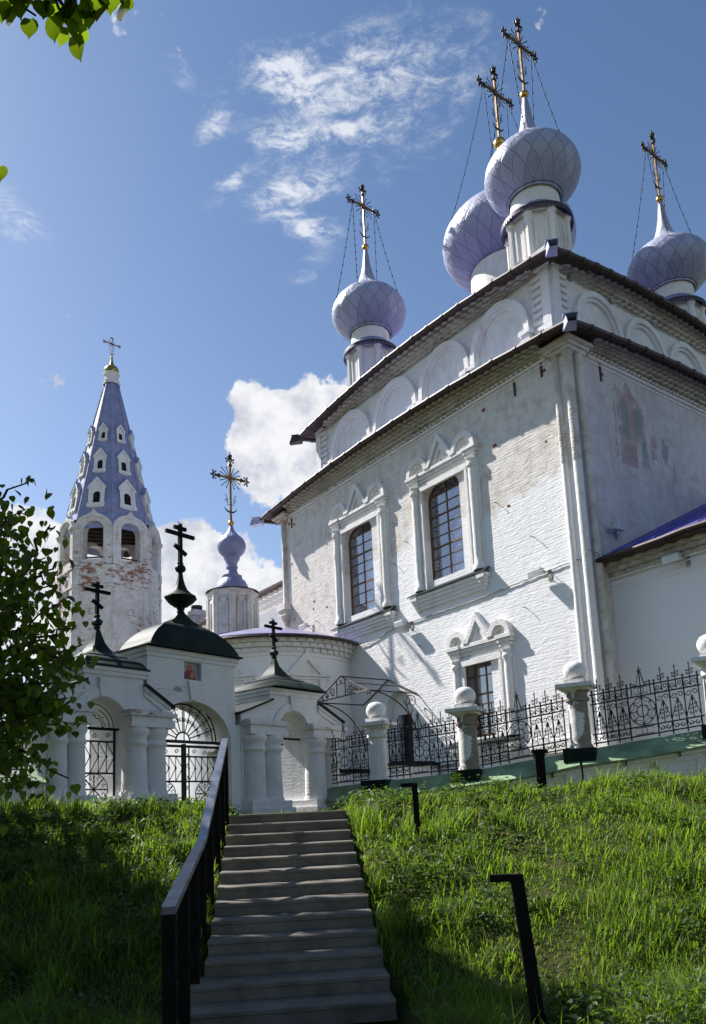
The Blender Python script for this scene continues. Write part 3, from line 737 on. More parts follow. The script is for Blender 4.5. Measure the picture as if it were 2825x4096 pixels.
for u in (2.2, 4.35, 6.8, 9.3, 11.6): mb.wbox(EU, u, u + .16, 16.56, 16.72, 0, .12)
part(mb, 'wall_cable', M['cable'])

# eaves, gutters and roofs
def hip_roof(name, x0, x1, y0, y1, ov, ends, mid, inner, ztop, m_, th=.05):
    """sheet roof with sagging eaves on a rectangle; inner = rectangle its upper edge meets"""
    N = 18; mb = MB(); gt = MB(); so = MB()
    cs = [(x0 - ov, y0 - ov), (x0 - ov, y1 + ov), (x1 + ov, y1 + ov), (x1 + ov, y0 - ov)]
    ic = [(inner[0], inner[2]), (inner[0], inner[3]), (inner[1], inner[3]), (inner[1], inner[2])]
    wc = [(x0 + .1, y0 + .1), (x0 + .1, y1 - .1), (x1 - .1, y1 - .1), (x1 - .1, y0 + .1)]
    for s_ in range(4):
        a, b_ = cs[s_], cs[(s_ + 1) % 4]; ia, ib = ic[s_], ic[(s_ + 1) % 4]; wa, wb = wc[s_], wc[(s_ + 1) % 4]
        L = math.dist(a, b_)
        rows = []
        for i in range(N + 1):
            t_ = i / N; ze = sag(t_ * L, L, ends, mid) + .012 * math.sin(i * 2.7)
            o = (a[0] + (b_[0] - a[0]) * t_, a[1] + (b_[1] - a[1]) * t_, ze)
            q = (ia[0] + (ib[0] - ia[0]) * t_, ia[1] + (ib[1] - ia[1]) * t_, ztop)
            wz = (wa[0] + (wb[0] - wa[0]) * t_, wa[1] + (wb[1] - wa[1]) * t_, ze + .06)
            rows.append((o, q, wz))
        vs = []
        for o, q, wz in rows: vs += [(o[0], o[1], o[2] + th), q, o, ]
        mb.add(vs, [(3 * i, 3 * i + 3, 3 * i + 4, 3 * i + 1) for i in range(N)] + [(3 * i, 3 * i + 2, 3 * i + 5, 3 * i + 3) for i in range(N)])
        vs = []
        for o, q, wz in rows: vs += [(o[0], o[1], o[2] - .02), wz]
        so.add(vs, [(2 * i, 2 * i + 1, 2 * i + 3, 2 * i + 2) for i in range(N)])
        nrm = ((a[1] - b_[1]) / L, (b_[0] - a[0]) / L)
        if (a[0] + b_[0]) / 2 < (x0 + x1) / 2 - 1 and nrm[0] > 0 or (a[1] + b_[1]) / 2 < (y0 + y1) / 2 - 1 and nrm[1] > 0: nrm = (-nrm[0], -nrm[1])
        gp_ = [(o[0] + nrm[0] * .05, o[1] + nrm[1] * .05, o[2] - .055) for o, q, wz in rows]
        gt.tube(gp_, .085, 8)
        for i in range(1, N):
            p, q2 = gp_[i], gp_[i + 1] if i < N else gp_[i]
            d = Vector(q2) - Vector(p); d.normalize(); p = Vector(p)
            gt.tube([p - d * .05, p + d * .05], .105, 8)
    r = part(mb, name, m_, smooth=30); so.build('soffit', M['soffit'], r); gt.build('gutter', M['gutter'], r, smooth=50)
    return r
hip_roof('skirt_roof', 0, LE, 0, LW, .66, 12.98, 13.43, (I - .02, LE - I + .02, I - .02, LW - I + .02), 13.95, M['lilac_metal'])
hip_roof('main_roof', UE0, UE1, UL0, UL1, .62, 16.68, 17.20, (LE / 2 - .1, LE / 2 + .1, LW / 2 - .1, LW / 2 + .1), 20.2, M['purple_roof'])
def spout(c, ang, m_=M['spout_sheet']):
    mb = MB(); ca, sa = math.cos(ang), math.sin(ang)
    def mp(x, y, z): return (c[0] + x * ca - y * sa, c[1] + x * sa + y * ca, c[2] + z)
    mb.box(-.25, .30, -.20, .20, -.03, .0, mp)
    vs = [mp(-.2, -.2, -.03), mp(.30, -.14, -.05), mp(.42, -.12, -.34), mp(-.12, -.18, -.30), mp(-.2, .2, -.03), mp(.30, .14, -.05), mp(.42, .12, -.34), mp(-.12, .18, -.30)]
    mb.add(vs, [(0, 1, 2, 3), (7, 6, 5, 4), (0, 3, 7, 4), (3, 2, 6, 7)])
    part(mb, 'rain_spout', m_)
spout((-.64, -.64, 13.04), R(225)); spout((-.70, LW + .68, 13.04), R(135)); spout((UE0 - .60, UL0 - .60, 16.76), R(225)); spout((UE0 - .64, UL1 + .62, 16.72), R(135), M['gutter'])

# ornate gilded crosses, drums and domes
def cross_mesh(h, arm, k=1.0, crown=True):
    """openwork cross in the x-z plane: rays, trefoil ends, crescent, side scrolls"""
    mb = MB(); th = .043 * k; zc = h * .66
    def rod(a, b_, r): mb.tube([(a[0], 0, a[1]), (b_[0], 0, b_[1])], r * 1.25, 4)
    mb.box(-th, th, -th * .7, th * .7, 0, h * .90); mb.box(-arm, arm, -th * .66, th * .66, zc - th, zc + th)
    mb.box(-th * 2, th * 2, -th * .9, th * .9, zc - th * 2, zc + th * 2)
    mb.cur = 1
    for sx, sz, L in ((1, 0, arm), (-1, 0, arm), (0, 1, h * .90 - zc)):
        tip = (sx * L, zc + sz * L)
        for da in (-50, 0, 50):
            a = math.atan2(sz, sx) + R(da); e = (tip[0] + math.cos(a) * .24 * k, tip[1] + math.sin(a) * .24 * k)
            rod(tip, e, .018 * k); mb.ball((e[0], 0, e[1]), .045 * k, 6)
            for db in (-32, 32):
                q = (tip[0] + math.cos(a + R(db)) * .16 * k, tip[1] + math.sin(a + R(db)) * .16 * k); mb.ball((q[0], 0, q[1]), .045 * k, 6)
        p = (tip[0] - sx * .18 * k, tip[1] - sz * .18 * k); o = (-sz, sx)
        mb.prism([(p[0] + o[0] * .10 * k, p[1] + o[1] * .10 * k), (tip[0] + sx * .08 * k, tip[1] + sz * .08 * k), (p[0] - o[0] * .10 * k, p[1] - o[1] * .10 * k)], lambda u, v, d: (u, d, v), -th * .8, th * .8)
    for q in range(4):
        for da in (22, 45, 68):
            a = q * PI / 2 + R(da); L = (.50 if da != 45 else .58) * k
            rod((math.cos(a) * .08 * k, zc + math.sin(a) * .08 * k), (math.cos(a) * L, zc + math.sin(a) * L), .014 * k); mb.ball((math.cos(a) * L, 0, zc + math.sin(a) * L), .032 * k, 6)
    cz = h * .17
    mb.tube([(math.cos(a) * .30 * k, 0, cz + .16 * k + math.sin(a) * .26 * k) for a in [R(195 + 150 * i / 12) for i in range(13)]], [.012 * k + .028 * k * math.sin(PI * i / 12) for i in range(13)], 5)
    for s_ in (-1, 1):
        rod((s_ * .03, h * .25), (s_ * .15 * k, h * .25), .010 * k); rod((s_ * .15 * k, h * .25), (s_ * .15 * k, h * .34), .010 * k)
        for q in range(3):
            mb.tube([(s_ * (.21 * k + p[0]), 0, h * .30 + q * .13 * k + p[1]) for p in spiral((0, 0), .065 * k, .02 * k, q * 2.0, .9, 8)], .012 * k, 4)
    if crown:
        zt = h * .90 + .16 * k
        mb.lathe([(.07 * k, zt), (.085 * k, zt + .02 * k), (.10 * k, zt + .13 * k), (.06 * k, zt + .20 * k)], 8)
        rod((0, zt - .16 * k), (0, zt + .34 * k), .012 * k); rod((-.05 * k, zt + .27 * k), (.05 * k, zt + .27 * k), .010 * k)
        for q in range(5): a = q * 2 * PI / 5; mb.ball((.10 * k * math.cos(a), .10 * k * math.sin(a), zt + .15 * k), .025 * k, 5)
    return mb
def onion_profile(r_neck, R_, h, tip_r=.07, zfat=.30):
    """classic onion: tight waist, fat belly, long drawn-out spire"""
    pts = [(r_neck, 0), (r_neck * 1.05, .012), (R_ * .80, .082), (R_ * .93, .14), (R_ * .995, .205), (R_, .245), (R_ * .97, .305), (R_ * .88, .37), (R_ * .73, .432), (R_ * .56, .48), (R_ * .40, .525), (R_ * .29, .575), (R_ * .22, .63), (R_ * .165, .70), (R_ * .115, .80), (R_ * .082, .91), (tip_r, 1.0)]
    return [(p[0], p[1] * h) for p in pts]
def dome(t_, s_, z0, k, label, octo=True, zd=2.9):
    """drum + onion dome + cross, standing on the main roof"""
    mb = MB(); r = 1.02 * k
    if octo:
        mb.lathe([(r, 0), (r, zd * .62), (r * 1.04, zd * .63), (r * 1.04, zd * .66), (r * 1.0, zd * .665)], 8, a0=PI / 8)
        for i in range(8):
            a = i * PI / 4 + PI / 8; c_ = (r * .99 * math.cos(a), r * .99 * math.sin(a))
            mb.lathe([(.13 * k, .0), (.13 * k, zd * .56), (.19 * k, zd * .58), (.19 * k, zd * .625)], 6, (c_[0], c_[1], 0), a0=a)
            am = a + PI / 8; ap = r * math.cos(PI / 8)
            def mp(u, v, d, am=am, ap=ap): return ((ap + d) * math.cos(am) - u * math.sin(am), (ap + d) * math.sin(am) + u * math.cos(am), v)
            for uu in (-.17 * k, .17 * k): mb.wbox(mp, uu - .04, uu + .04, zd * .08, zd * .5, -.02, .05)
        mb.lathe([(r * .86, zd * .66), (r * .84, zd * 1.0)], 28)
    else:
        mb.lathe([(r, 0), (r, zd * .5), (r * 1.03, zd * .52), (r * 1.03, zd * .6), (r, zd * .62), (r, zd)], 36)
    d = part(mb, 'drum', M['drum'], loc=(t_, s_, z0), smooth=35); lab(d, 'white drum under ' + label)
    if octo:
        mb = MB(); mb.lathe([(r * .85, zd * .785), (r * 1.0, zd * .715), (r * 1.22, zd * .66), (r * 1.22, zd * .645)], 24); mb.lathe([(r * 1.21, zd * .66), (r * 1.215, zd * .60)], 24)
        mb.build('drum_collar', M['lilac_metal'], d, smooth=35)
        mb = MB(); fr_ = []
        for i in range(120):
            a = 2 * PI * i / 120; c_, s__ = math.cos(a), math.sin(a); rr = r * 1.23
            fr_ += [(rr * c_, rr * s__, zd * .650), (rr * c_, rr * s__, zd * (.588 if i % 2 else .628))]
        mb.add(fr_, [(2 * i, (2 * i + 2) % 240, (2 * i + 3) % 240, 2 * i + 1) for i in range(120)])
        mb.build('collar_fringe', M['gutter'], d)
    R_ = 1.68 * k; h = (4.38 if octo else 3.80) * k; zb = zd - .05
    on = MB(); on.lathe([(r * .88, -.02), (r * .93, -.04), (r * .93, .07)] + onion_profile(r * .93, R_, h)[1:], 40)
    o = part(on, 'onion_dome', M['dome'] if octo else M['dome_big'], loc=(t_, s_, z0 + zb), smooth=60); lab(o, label)
    if not octo:
        mb = MB(); mb.lathe([(r * .93, -.16), (r * .95, -.15), (r * .95, -.04), (r * .9, -.02)], 36); mb.build('gilded_ring', M['gold_dark'], o)
    mb = MB(); mb.ball((0, 0, h + .06 * k), .16 * k, 12); mb.lathe([(.085 * k, h - .25 * k), (.075 * k, h)], 10); mb.build('orb', M['gold'], o, smooth=60)
    kc = 1.0 if octo else 1.22; hc = 3.05 * kc; mb = cross_mesh(hc, .72 * kc, kc, True); c_ = mb.build('cross', [M['gold_dark'], M['backlit_gilt']], o, loc=(0, 0, h + .18 * k))
    zc = h + .18 * k + hc * .66
    for sx in (-1, 1):
        for sy in (-1, 1):
            mb = MB(); a = Vector((sx * .62 * kc, 0, zc)); b_ = Vector((sx * .74 * R_, sy * .5 * R_, h * .365)); n_ = 12
            pts = [a.lerp(b_, i / n_) - Vector((0, 0, .22 * k * 4 * (i / n_) * (1 - i / n_))) for i in range(n_ + 1)]
            mb.tube(pts, .013, 4)
            for p in pts[1:-1]: mb.ball(p, .034, 6, 1.4)
            mb.build('chain', M['iron'], o)
    return o
dome(3.0, 2.9, 18.05, 1.0, 'lilac onion dome above the near corner of the church')
dome(3.0, 12.45, 18.22, 1.0, 'lilac onion dome at the left end of the roof')
dome(11.4, 2.85, 17.75, 1.0, 'lilac onion dome at the right end of the roof')
dome(11.4, 12.45, 18.05, 1.0, 'lilac onion dome hidden behind the great dome')
dome(7.25, 7.70, 19.1, 1.72, 'great central lilac dome behind the corner dome', False, 3.75)
mb = MB()
for a, b_ in ((3.0, 2.9), (3.0, 12.45), (11.4, 2.85), (11.4, 12.45)): mb.box(a - 1.05, a + 1.05, b_ - 1.05, b_ + 1.05, 17.0, 18.1)
mb.lathe([(1.95, 17.5), (1.95, 19.05)], 24, (7.25, 7.65, 0)); part(mb, 'dome_pedestal', M['drum'])

# main apse to the right: low wing running towards the viewer
AT, AY = .95, -8.5
mb = MB(); mb.box(AT, LE - .8, AY, -.003, -1.5, 6.15); part(mb, 'apse_wall', M['apse'])
def AM(u, v, d): return (AT - d, -u, v)
mb = MB(); frieze(mb, AM, .02, -AY, 6.02, 6.58, .05, .30, 4, .42, .10, .0); part(mb, 'apse_frieze', M['frieze'])
mb = MB()
for v, r in ((5.92, .03), (5.76, .022), (5.64, .022)): moulding(mb, AM, .02, -AY, v, r, 0)
moulding(mb, AM, .02, -AY, 6.02, .03, .05); part(mb, 'apse_string_course', M['apse'])
mb = MB()
N = 14; vs = []
for i in range(N + 1):
    yy = -.02 + (AY - .5) * i / N; ze = 6.50 + .02 * math.sin(i * 1.9) + .012 * i
    vs += [(AT - .52, yy, ze + .05), (7.2, yy, ze + 3.2), (AT - .52, yy, ze), (7.2, yy, ze + 3.1)]
mb.add(vs, [(4 * i, 4 * i + 1, 4 * i + 5, 4 * i + 4) for i in range(N)] + [(4 * i + 2, 4 * i + 6, 4 * i + 7, 4 * i + 3) for i in range(N)] + [(4 * i, 4 * i + 4, 4 * i + 6, 4 * i + 2) for i in range(N)])
for i in range(13):     # standing seams
    yy = -.5 - i * .62; z_ = 6.55 + .012 * abs(yy)
    mb.add([(AT - .52, yy, z_), (7.2, yy, z_ + 3.15), (7.2, yy + .02, z_ + 3.15), (AT - .52, yy + .02, z_), (AT - .52, yy, z_ + .05), (7.2, yy, z_ + 3.2), (7.2, yy + .02, z_ + 3.2), (AT - .52, yy + .02, z_ + .05)], [(4, 5, 6, 7), (0, 1, 5, 4), (3, 7, 6, 2), (0, 4, 7, 3)])
ar = part(mb, 'apse_roof', M['purple_roof'])
mb = MB(); mb.tube([(AT - .56, -.02 + (AY - .5) * i / N, 6.455 + .02 * math.sin(i * 1.9) + .012 * i) for i in range(N + 1)], .075, 8)
mb.box(AT - .52, AT + .1, AY - .4, -.02, 6.40, 6.44); mb.build('gutter', M['gutter'], ar, smooth=50)

# side chapel with rounded apse at the left end, and the long refectory behind
inv = Matrix.Rotation(-CH_RZ, 3, 'Z')
def to_church(x, y): v = inv @ (Vector((x, y, 0)) - PC); return v.x, v.y
cx_, cy_ = to_church(-3.3, 30.6)
AR = 3.45
mb = MB(); mb.lathe([(AR, -1.5), (AR, 5.55), (AR + .05, 5.56), (AR + .05, 5.62), (AR, 5.63), (AR, 6.15)], 64, (cx_, cy_, 0)); part(mb, 'chapel_apse_wall', M['apse'], smooth=30)
mb = MB()
for j in range(3):
    rr = AR + .06 + j * .10; mb.lathe([(AR - .05, 5.70 + j * .17), (rr, 5.70 + j * .17), (rr, 5.855 + j * .17), (AR - .05, 5.855 + j * .17)], 64, (cx_, cy_, 0))
    for i in range(70):
        a = 2 * PI * (i + .5 * (j % 2)) / 70; ca, sa = math.cos(a), math.sin(a)
        mb.box(rr - .02, rr + .07, -.09, .09, 5.72 + j * .17, 5.84 + j * .17, lambda x, y, z, ca=ca, sa=sa: (cx_ + x * ca - y * sa, cy_ + x * sa + y * ca, z))
part(mb, 'chapel_frieze', M['trim'])
mb = MB()
def apm(a0):
    def f(u, v, d): a = a0 + u / AR; return (cx_ + (AR + d) * math.cos(a), cy_ + (AR + d) * math.sin(a), v)
    return f
for a0 in (R(217), R(262)):
    q = apm(a0); mb = MB(); mb.prism([(-.75, 4.9), (0, 5.75), (.75, 4.9), (.5, 4.9), (0, 5.42), (-.5, 4.9)], q, -.03, .14); mb.prism([(-.5, 4.9), (0, 5.42), (.5, 4.9)], q, -.03, .05)
    for u in (-.62, .62): mb.wbox(q, u - .14, u + .14, 3.0, 4.75, -.03, .12)
    for j in range(3): mb.wbox(q, -.85 - j * .02, .85 + j * .02, 4.62 + j * .1, 4.70 + j * .1, -.03, .12 + .04 * j)
    part(mb, 'chapel_window_casing', M['trim'])
mb = MB(); NR = 64; rp = [(AR + .46, 6.22), (AR + .48, 6.27), (2.6, 6.72), (1.3, 7.1), (.05, 7.3)]
vs_r = []
mb.lathe(rp, NR, (cx_, cy_, 0)); rf = part(mb, 'chapel_roof', M['apse_roof'], smooth=30)
mb = MB(); mb.lathe([(AR + .50, 6.24), (AR + .54, 6.18), (AR + .50, 6.12), (AR + .44, 6.18)], NR, (cx_, cy_, 0)); mb.lathe([(AR - .1, 6.21), (AR + .47, 6.205)], NR, (cx_, cy_, 0)); mb.build('gutter', M['gutter'], rf, smooth=40)
# chapel body behind its apse
bx0 = cx_ - AR; mb = MB(); mb.box(bx0, 1.0, cy_ + .5, cy_ + 12, -1.5, 6.1); part(mb, 'chapel_wall', M['apse'])
dx_, dy_ = to_church(-4.84, 31.5)
mb = MB(); r = .96
mb.lathe([(r, 6.6), (r, 8.82), (r * 1.06, 8.86), (r * 1.06, 8.98), (r * 1.12, 9.02), (r * 1.12, 9.12)], 8, (dx_, dy_, 0), a0=PI / 8 - .1)
for i in range(8):
    a = i * PI / 4 + PI / 8 - .1; mb.lathe([(.17, 6.6), (.17, 8.9)], 6, (dx_ + r * .95 * math.cos(a), dy_ + r * .95 * math.sin(a), 0), a0=a)
    am = a + PI / 8; ap = r * math.cos(PI / 8)
    q = lambda u, v, d, am=am, ap=ap: (dx_ + (ap + d) * math.cos(am) - u * math.sin(am), dy_ + (ap + d) * math.sin(am) + u * math.cos(am), v)
    for u in (-.15, .15): mb.wbox(q, u - .05, u + .05, 7.5, 8.7, -.02, .05)
    mb.wbox(q, -.2, .2, 7.3, 7.5, -.02, .05); mb.wbox(q, -.2, .2, 8.6, 8.75, -.02, .05)
cd = part(mb, 'chapel_drum', M['chapel_drum'], smooth=30); lab(cd, 'short white octagonal drum streaked with grime')
mb = MB(); mb.lathe([(r * 1.16, 9.12), (r * 1.16, 9.14), (.7, 9.2)], 24, (dx_, dy_, 0)); mb.build('drum_edge_sheet', M['gutter'], cd)
mb = MB()
pr = [(.70, 0), (.70, .12), (.66, .30), (.56, .50), (.40, .66), (.42, .70), (.42, .76), (.28, .80), (.235, .95), (.20, 1.06), (.25, 1.10), (.25, 1.17), (.21, 1.20), (.24, 1.36), (.33, 1.50), (.335, 1.56), (.30, 1.58), (.42, 1.68), (.54, 1.82), (.60, 2.0), (.60, 2.14), (.545, 2.3), (.44, 2.43), (.31, 2.54), (.20, 2.66), (.12, 2.80), (.075, 2.98)]
mb.lathe(pr, 28); cbu = part(mb, 'chapel_cupola', M['bulb'], loc=(dx_, dy_, 9.12), smooth=50); lab(cbu, 'small lilac ribbed cupola on the side chapel')
mb = MB(); mb.ball((0, 0, 3.08), .13, 10); mb.build('orb', M['gold'], cbu, smooth=60)
cross_mesh(2.95, .66, .98).build('cross', [M['gold_dark'], M['backlit_gilt']], cbu, loc=(0, 0, 3.16))

# refectory
RX = 1.05
mb = MB(); RW0, RW1 = LW + .01, 34.0
def RM(u, v, d): return (RX - d, u, v)
rwin = [(26.6, 3.3), (28.4, 3.3), (28.4, 6.6), (26.6, 6.6)]
mb.prism([(RW0, -1.5), (RW1, -1.5), (RW1, 10.3), (RW0, 10.3)], RM, -.5, 0, [rwin]); mb.box(RX + .5, LE - 2, RW1 - .5, RW1, -1.5, 10.3)
part(mb, 'refectory_wall', M['apse'])
mb = MB(); frieze(mb, RM, RW0 + .1, RW1, 9.6, 10.25, .06, .3, 3, .5, .12, 0); part(mb, 'refectory_frieze', M['trim'])
mb = MB(); mb.add([(RX - .7, RW0, 10.32), (RX - .7, RW1, 10.32), (LE / 2, RW1, 13.2), (LE / 2, RW0, 13.2), (LE + .4, RW1, 10.32), (LE + .4, RW0, 10.32)], [(0, 1, 2, 3), (3, 2, 4, 5)])
rr_ = part(mb, 'refectory_roof', M['apse_roof'])
mb = MB(); mb.box(RX - .72, RX + .1, RW0, RW1, 10.20, 10.31); mb.build('gutter', M['gutter'], rr_)
mb = MB(); mb.prism(rwin, RM, -.28, -.2, [[(26.72, 3.42), (27.44, 3.42), (27.44, 6.48), (26.72, 6.48)], [(27.56, 3.42), (28.28, 3.42), (28.28, 6.48), (27.56, 6.48)]])
for v in (4.2, 5.0, 5.8): mb.wbox(RM, 26.7, 28.3, v - .03, v + .03, -.27, -.19)
wf = part(mb, 'white_casement', M['lamp']); mb = MB(); mb.prism(rwin, RM, -.262, -.255); mb.build('pane', M['glass'], wf)
chm = (2.2, 29.0)
def csq(mb, h, z0, z1): mb.box(chm[0] - h, chm[0] + h, chm[1] - h, chm[1] + h, z0, z1)
mb = MB(); csq(mb, .36, 10.6, 11.75); csq(mb, .46, 11.75, 11.9); csq(mb, .40, 11.9, 12.1)
ch_ = mb.build('chimney', M['tower'], rr_)
mb = MB(); mb.lathe([(.33, 12.1), (.33, 12.4), (.1, 12.42)], 12, (chm[0], chm[1], 0)); part(mb, 'chimney_cap', M['iron'])

# ------------------------------------------------------------------ bell tower
tower = thing('bell_tower', 'tall octagonal bell tower with peeling brick shaft and lilac tent roof', 'bell tower', (-15.75, 50, 0), math.atan2(15.8, 50) + R(2))
TR = 3.25; FA = [-PI / 2 + PI / 8 + k * PI / 4 for k in range(8)]
def TF(a, ap):
    def f(u, v, d): return ((ap + d) * math.cos(a) - u * math.sin(a), (ap + d) * math.sin(a) + u * math.cos(a), v)
    return f
ap0 = TR * math.cos(PI / 8); half = TR * math.sin(PI / 8); BD = 1.0
def TL(a, ap):
    f_ = TF(a, ap); return lambda u, v, d: f_(u, v - BD, d)
V8 = -PI / 2
mb = MB(); mb.lathe([(TR, -1), (TR, 14.45), (TR + .10, 14.48), (TR + .10, 14.62), (TR, 14.66), (TR, 15.66), (TR + .10, 15.70), (TR + .10, 15.82), (TR - .02, 15.85), (.1, 15.9)], 8, a0=V8)
for k in range(8):   # corner strips
    a = V8 + k * PI / 4
    for s_ in (-1, 1):
        q = TL(FA[k % 8] if s_ > 0 else FA[(k - 1) % 8], ap0)
        u = -half if s_ > 0 else half
        mb.wbox(q, min(u, u + s_ * .42), max(u, u + s_ * .42), 2, 15.45, 0, .06)
        mb.wbox(q, min(u, u + s_ * .42), max(u, u + s_ * .42), 15.7, 16.66, 0, .06)
part(mb, 'shaft', M['tower'], tower)
for k in range(8):
    q = TL(FA[k], ap0)
    for v, w_ in ((13.7, .22), (11.2, .17)):
        mb = MB(); mb.prism([(-w_, v), (w_, v), (w_, v + 2 * w_), (-w_, v + 2 * w_)], q, .0, .03, [[(-w_ * .7, v + w_ * .3), (w_ * .7, v + w_ * .3), (w_ * .7, v + w_ * 1.7), (-w_ * .7, v + w_ * 1.7)]]); part(mb, 'tile_frame', M['trim_old'], tower)
    mb = MB(); mb.prism([(-.35, 16.15), (0, 15.85), (.35, 16.15), (0, 16.45)], q, 0, .07); part(mb, 'brick_lozenge', M['tower'], tower)
mb = MB()
for k in (6, 7, 0, 1, 2, 5, 3, 4):
    q = TL(FA[k], ap0); hw = half
    keel = [(hw, 19.35)] + [(hw * math.cos(t_) * .98, 19.35 + .95 * math.sin(t_)) for t_ in [PI * .12, PI * .25, PI * .36]] + [(.22, 20.32), (0, 20.62), (-.22, 20.32)] + [(hw * math.cos(t_) * .98, 19.35 + .95 * math.sin(t_)) for t_ in [PI * .64, PI * .75, PI * .88]] + [(-hw, 19.35)]
    ow = .66
    hole = [(-ow, 17.3), (ow, 17.3)] + arc(0, 19.2, ow, 0, PI, 10, .62)
    mb.prism([(-hw, 16.85), (hw, 16.85)] + keel, q, -.75, 0, [hole])
    big = arc(0, 19.4, hw * .93, 0, PI, 12, .86) + arc(0, 19.4, hw * .76, PI, 0, 12, .70)
    mb.prism(big, q, 0, .10)
    for s_ in (-1, 1):
        mb.wbox(q, min(s_ * hw, s_ * (hw - .44)), max(s_ * hw, s_ * (hw - .44)), 16.9, 19.2, 0, .05)
        for j in range(3): mb.wbox(q, min(s_ * hw, s_ * (hw - .48)), max(s_ * hw, s_ * (hw - .48)), 19.2 + j * .09, 19.28 + j * .09, 0, .08 + j * .05)
        mb.wbox(q, min(s_ * hw, s_ * (hw - .44)), max(s_ * hw, s_ * (hw - .44)), 16.9, 17.25, 0, .10)
part(mb, 'bell_stage', M['tower'], tower)
for k in range(8):
    q = TL(FA[k], ap0); mb = MB(); mb.wbox(q, -.66, .66, 17.5, 17.58, -.5, -.42); part(mb, 'belfry_rail', M['wood_beam'], tower)
for i in range(7): mb = MB(); mb.box(-2.3, 2.3, -2.2 + i * .72, -2.05 + i * .72, 18.86, 18.99); part(mb, 'belfry_beam', M['wood_beam'], tower)
mb = MB(); mb.lathe([(2.5, 19.0), (.05, 19.005)], 8, a0=V8); part(mb, 'belfry_ceiling', M['wood_beam'], tower)
mb = MB(); mb.lathe([(.42, 17.0), (.38, 17.08), (.28, 17.4), (.22, 17.7), (.05, 17.78)], 16, (-.2, -.3, 0)); mb.lathe([(.22, 17.3), (.15, 17.5), (.03, 17.7)], 12, (1.0, -.6, 0)); part(mb, 'bell', M['gold_dark'], tower, smooth=50)
# tent roof with keel notches filled by the bell-stage arches
mb = MB(); mb.lathe([(TR * .965, 18.35), (.44, 29.8)], 8, a0=V8)
for k in range(8):
    a = V8 + k * PI / 4
    mb.tube([(TR * .965 * math.cos(a), TR * .965 * math.sin(a), 18.35), (.44 * math.cos(a), .44 * math.sin(a), 29.8)], .07, 6)
part(mb, 'tent_roof', M['tent'], tower)
def tent_ap(z): return (TR * .965 + (.44 - TR * .965) * (z - 18.35) / 11.45) * math.cos(PI / 8)
for k in (5, 6, 7, 0, 1):
    for z0, z1, w_ in ((19.85, 22.05, .58), (22.45, 24.3, .43), (24.9, 26.3, .31)):
        hgt = z1 - z0; q = TF(FA[k] if k != 7 else FA[7], 0)
        a_out = tent_ap(z0) + .08; mb = MB()
        f0 = TF(FA[k], a_out - .03); zr = z0 + hgt * .66
        def f(u, v, d, f0=f0, z0=z0): return f0(u, v, d - (v - z0) * .15)
        hole = [(-w_ * .40, z0 + hgt * .16), (w_ * .40, z0 + hgt * .16)] + arc(0, z0 + hgt * .42, w_ * .40, 0, PI, 8)
        inner_d = tent_ap(z1) - a_out - .1
        mb.prism([(-w_ * .8, z0), (w_ * .8, z0), (w_ * .8, zr), (0, z1 - .06), (-w_ * .8, zr)], f, inner_d, 0, [hole], back=False)
        for s_ in (-1, 1):
            mb.wbox(f, min(s_ * w_ * .55, s_ * w_), max(s_ * w_ * .55, s_ * w_), z0 + .02, z0 + hgt * .14, 0, .09)
            mb.wbox(f, min(s_ * w_ * .62, s_ * w_ * .9), max(s_ * w_ * .62, s_ * w_ * .9), z0 + hgt * .14, zr - .1, 0, .06)
            mb.wbox(f, min(s_ * w_ * .55, s_ * w_ * 1.02), max(s_ * w_ * .55, s_ * w_ * 1.02), zr - .14, zr, 0, .10)
        mb.wbox(f, -w_ * .95, w_ * .95, z0 + hgt * .06, z0 + hgt * .13, 0, .07)
        mb.prism([(-w_ * 1.08, zr), (0, z1), (w_ * 1.08, zr), (w_ * .8, zr), (0, z1 - .22), (-w_ * .8, zr)], f, -.3, .12)
        d = part(mb, 'dormer', M['trim'], tower)
        mb = MB(); mb.prism(hole, f, -.065, -.05); mb.build('opening_shade_plate', M['opening_shade'], d)  # dark plate standing in for the shade inside the dormer opening
        mb = MB(); mb.add([f(-w_ * 1.1, zr + .01, .15), f(0, z1 + .04, .15), f(w_ * 1.1, zr + .01, .15), f(-w_ * 1.1, zr + .01, inner_d), f(0, z1 + .04, inner_d - .2), f(w_ * 1.1, zr + .01, inner_d)], [(0, 1, 4, 3), (1, 2, 5, 4)]); mb.build('dormer_roof', M['tent'], d)
mb = MB(); mb.lathe([(.58, 29.72), (.60, 29.95), (.46, 30.0), (.46, 30.45), (.56, 30.5), (.56, 30.6), (.3, 30.62)], 8, a0=V8); part(mb, 'lantern_drum', M['drum'], tower)
mb = MB(); mb.lathe([(.34, 0), (.48, .12), (.50, .25), (.44, .42), (.30, .55), (.16, .70), (.09, .95), (.06, 1.2)], 16); cu_ = part(mb, 'gilded_cupola', M['cupola'], tower, loc=(0, 0, 30.6), smooth=50)
mb = MB(); mb.ball((0, 0, 1.24), .10, 10); mb.build('orb', M['gold'], cu_, smooth=60)
cross_mesh(1.5, .5, .62, False).build('cross', [M['gold_dark'], M['backlit_gilt']], cu_, loc=(0, 0, 1.3)).rotation_euler.z = R(22)

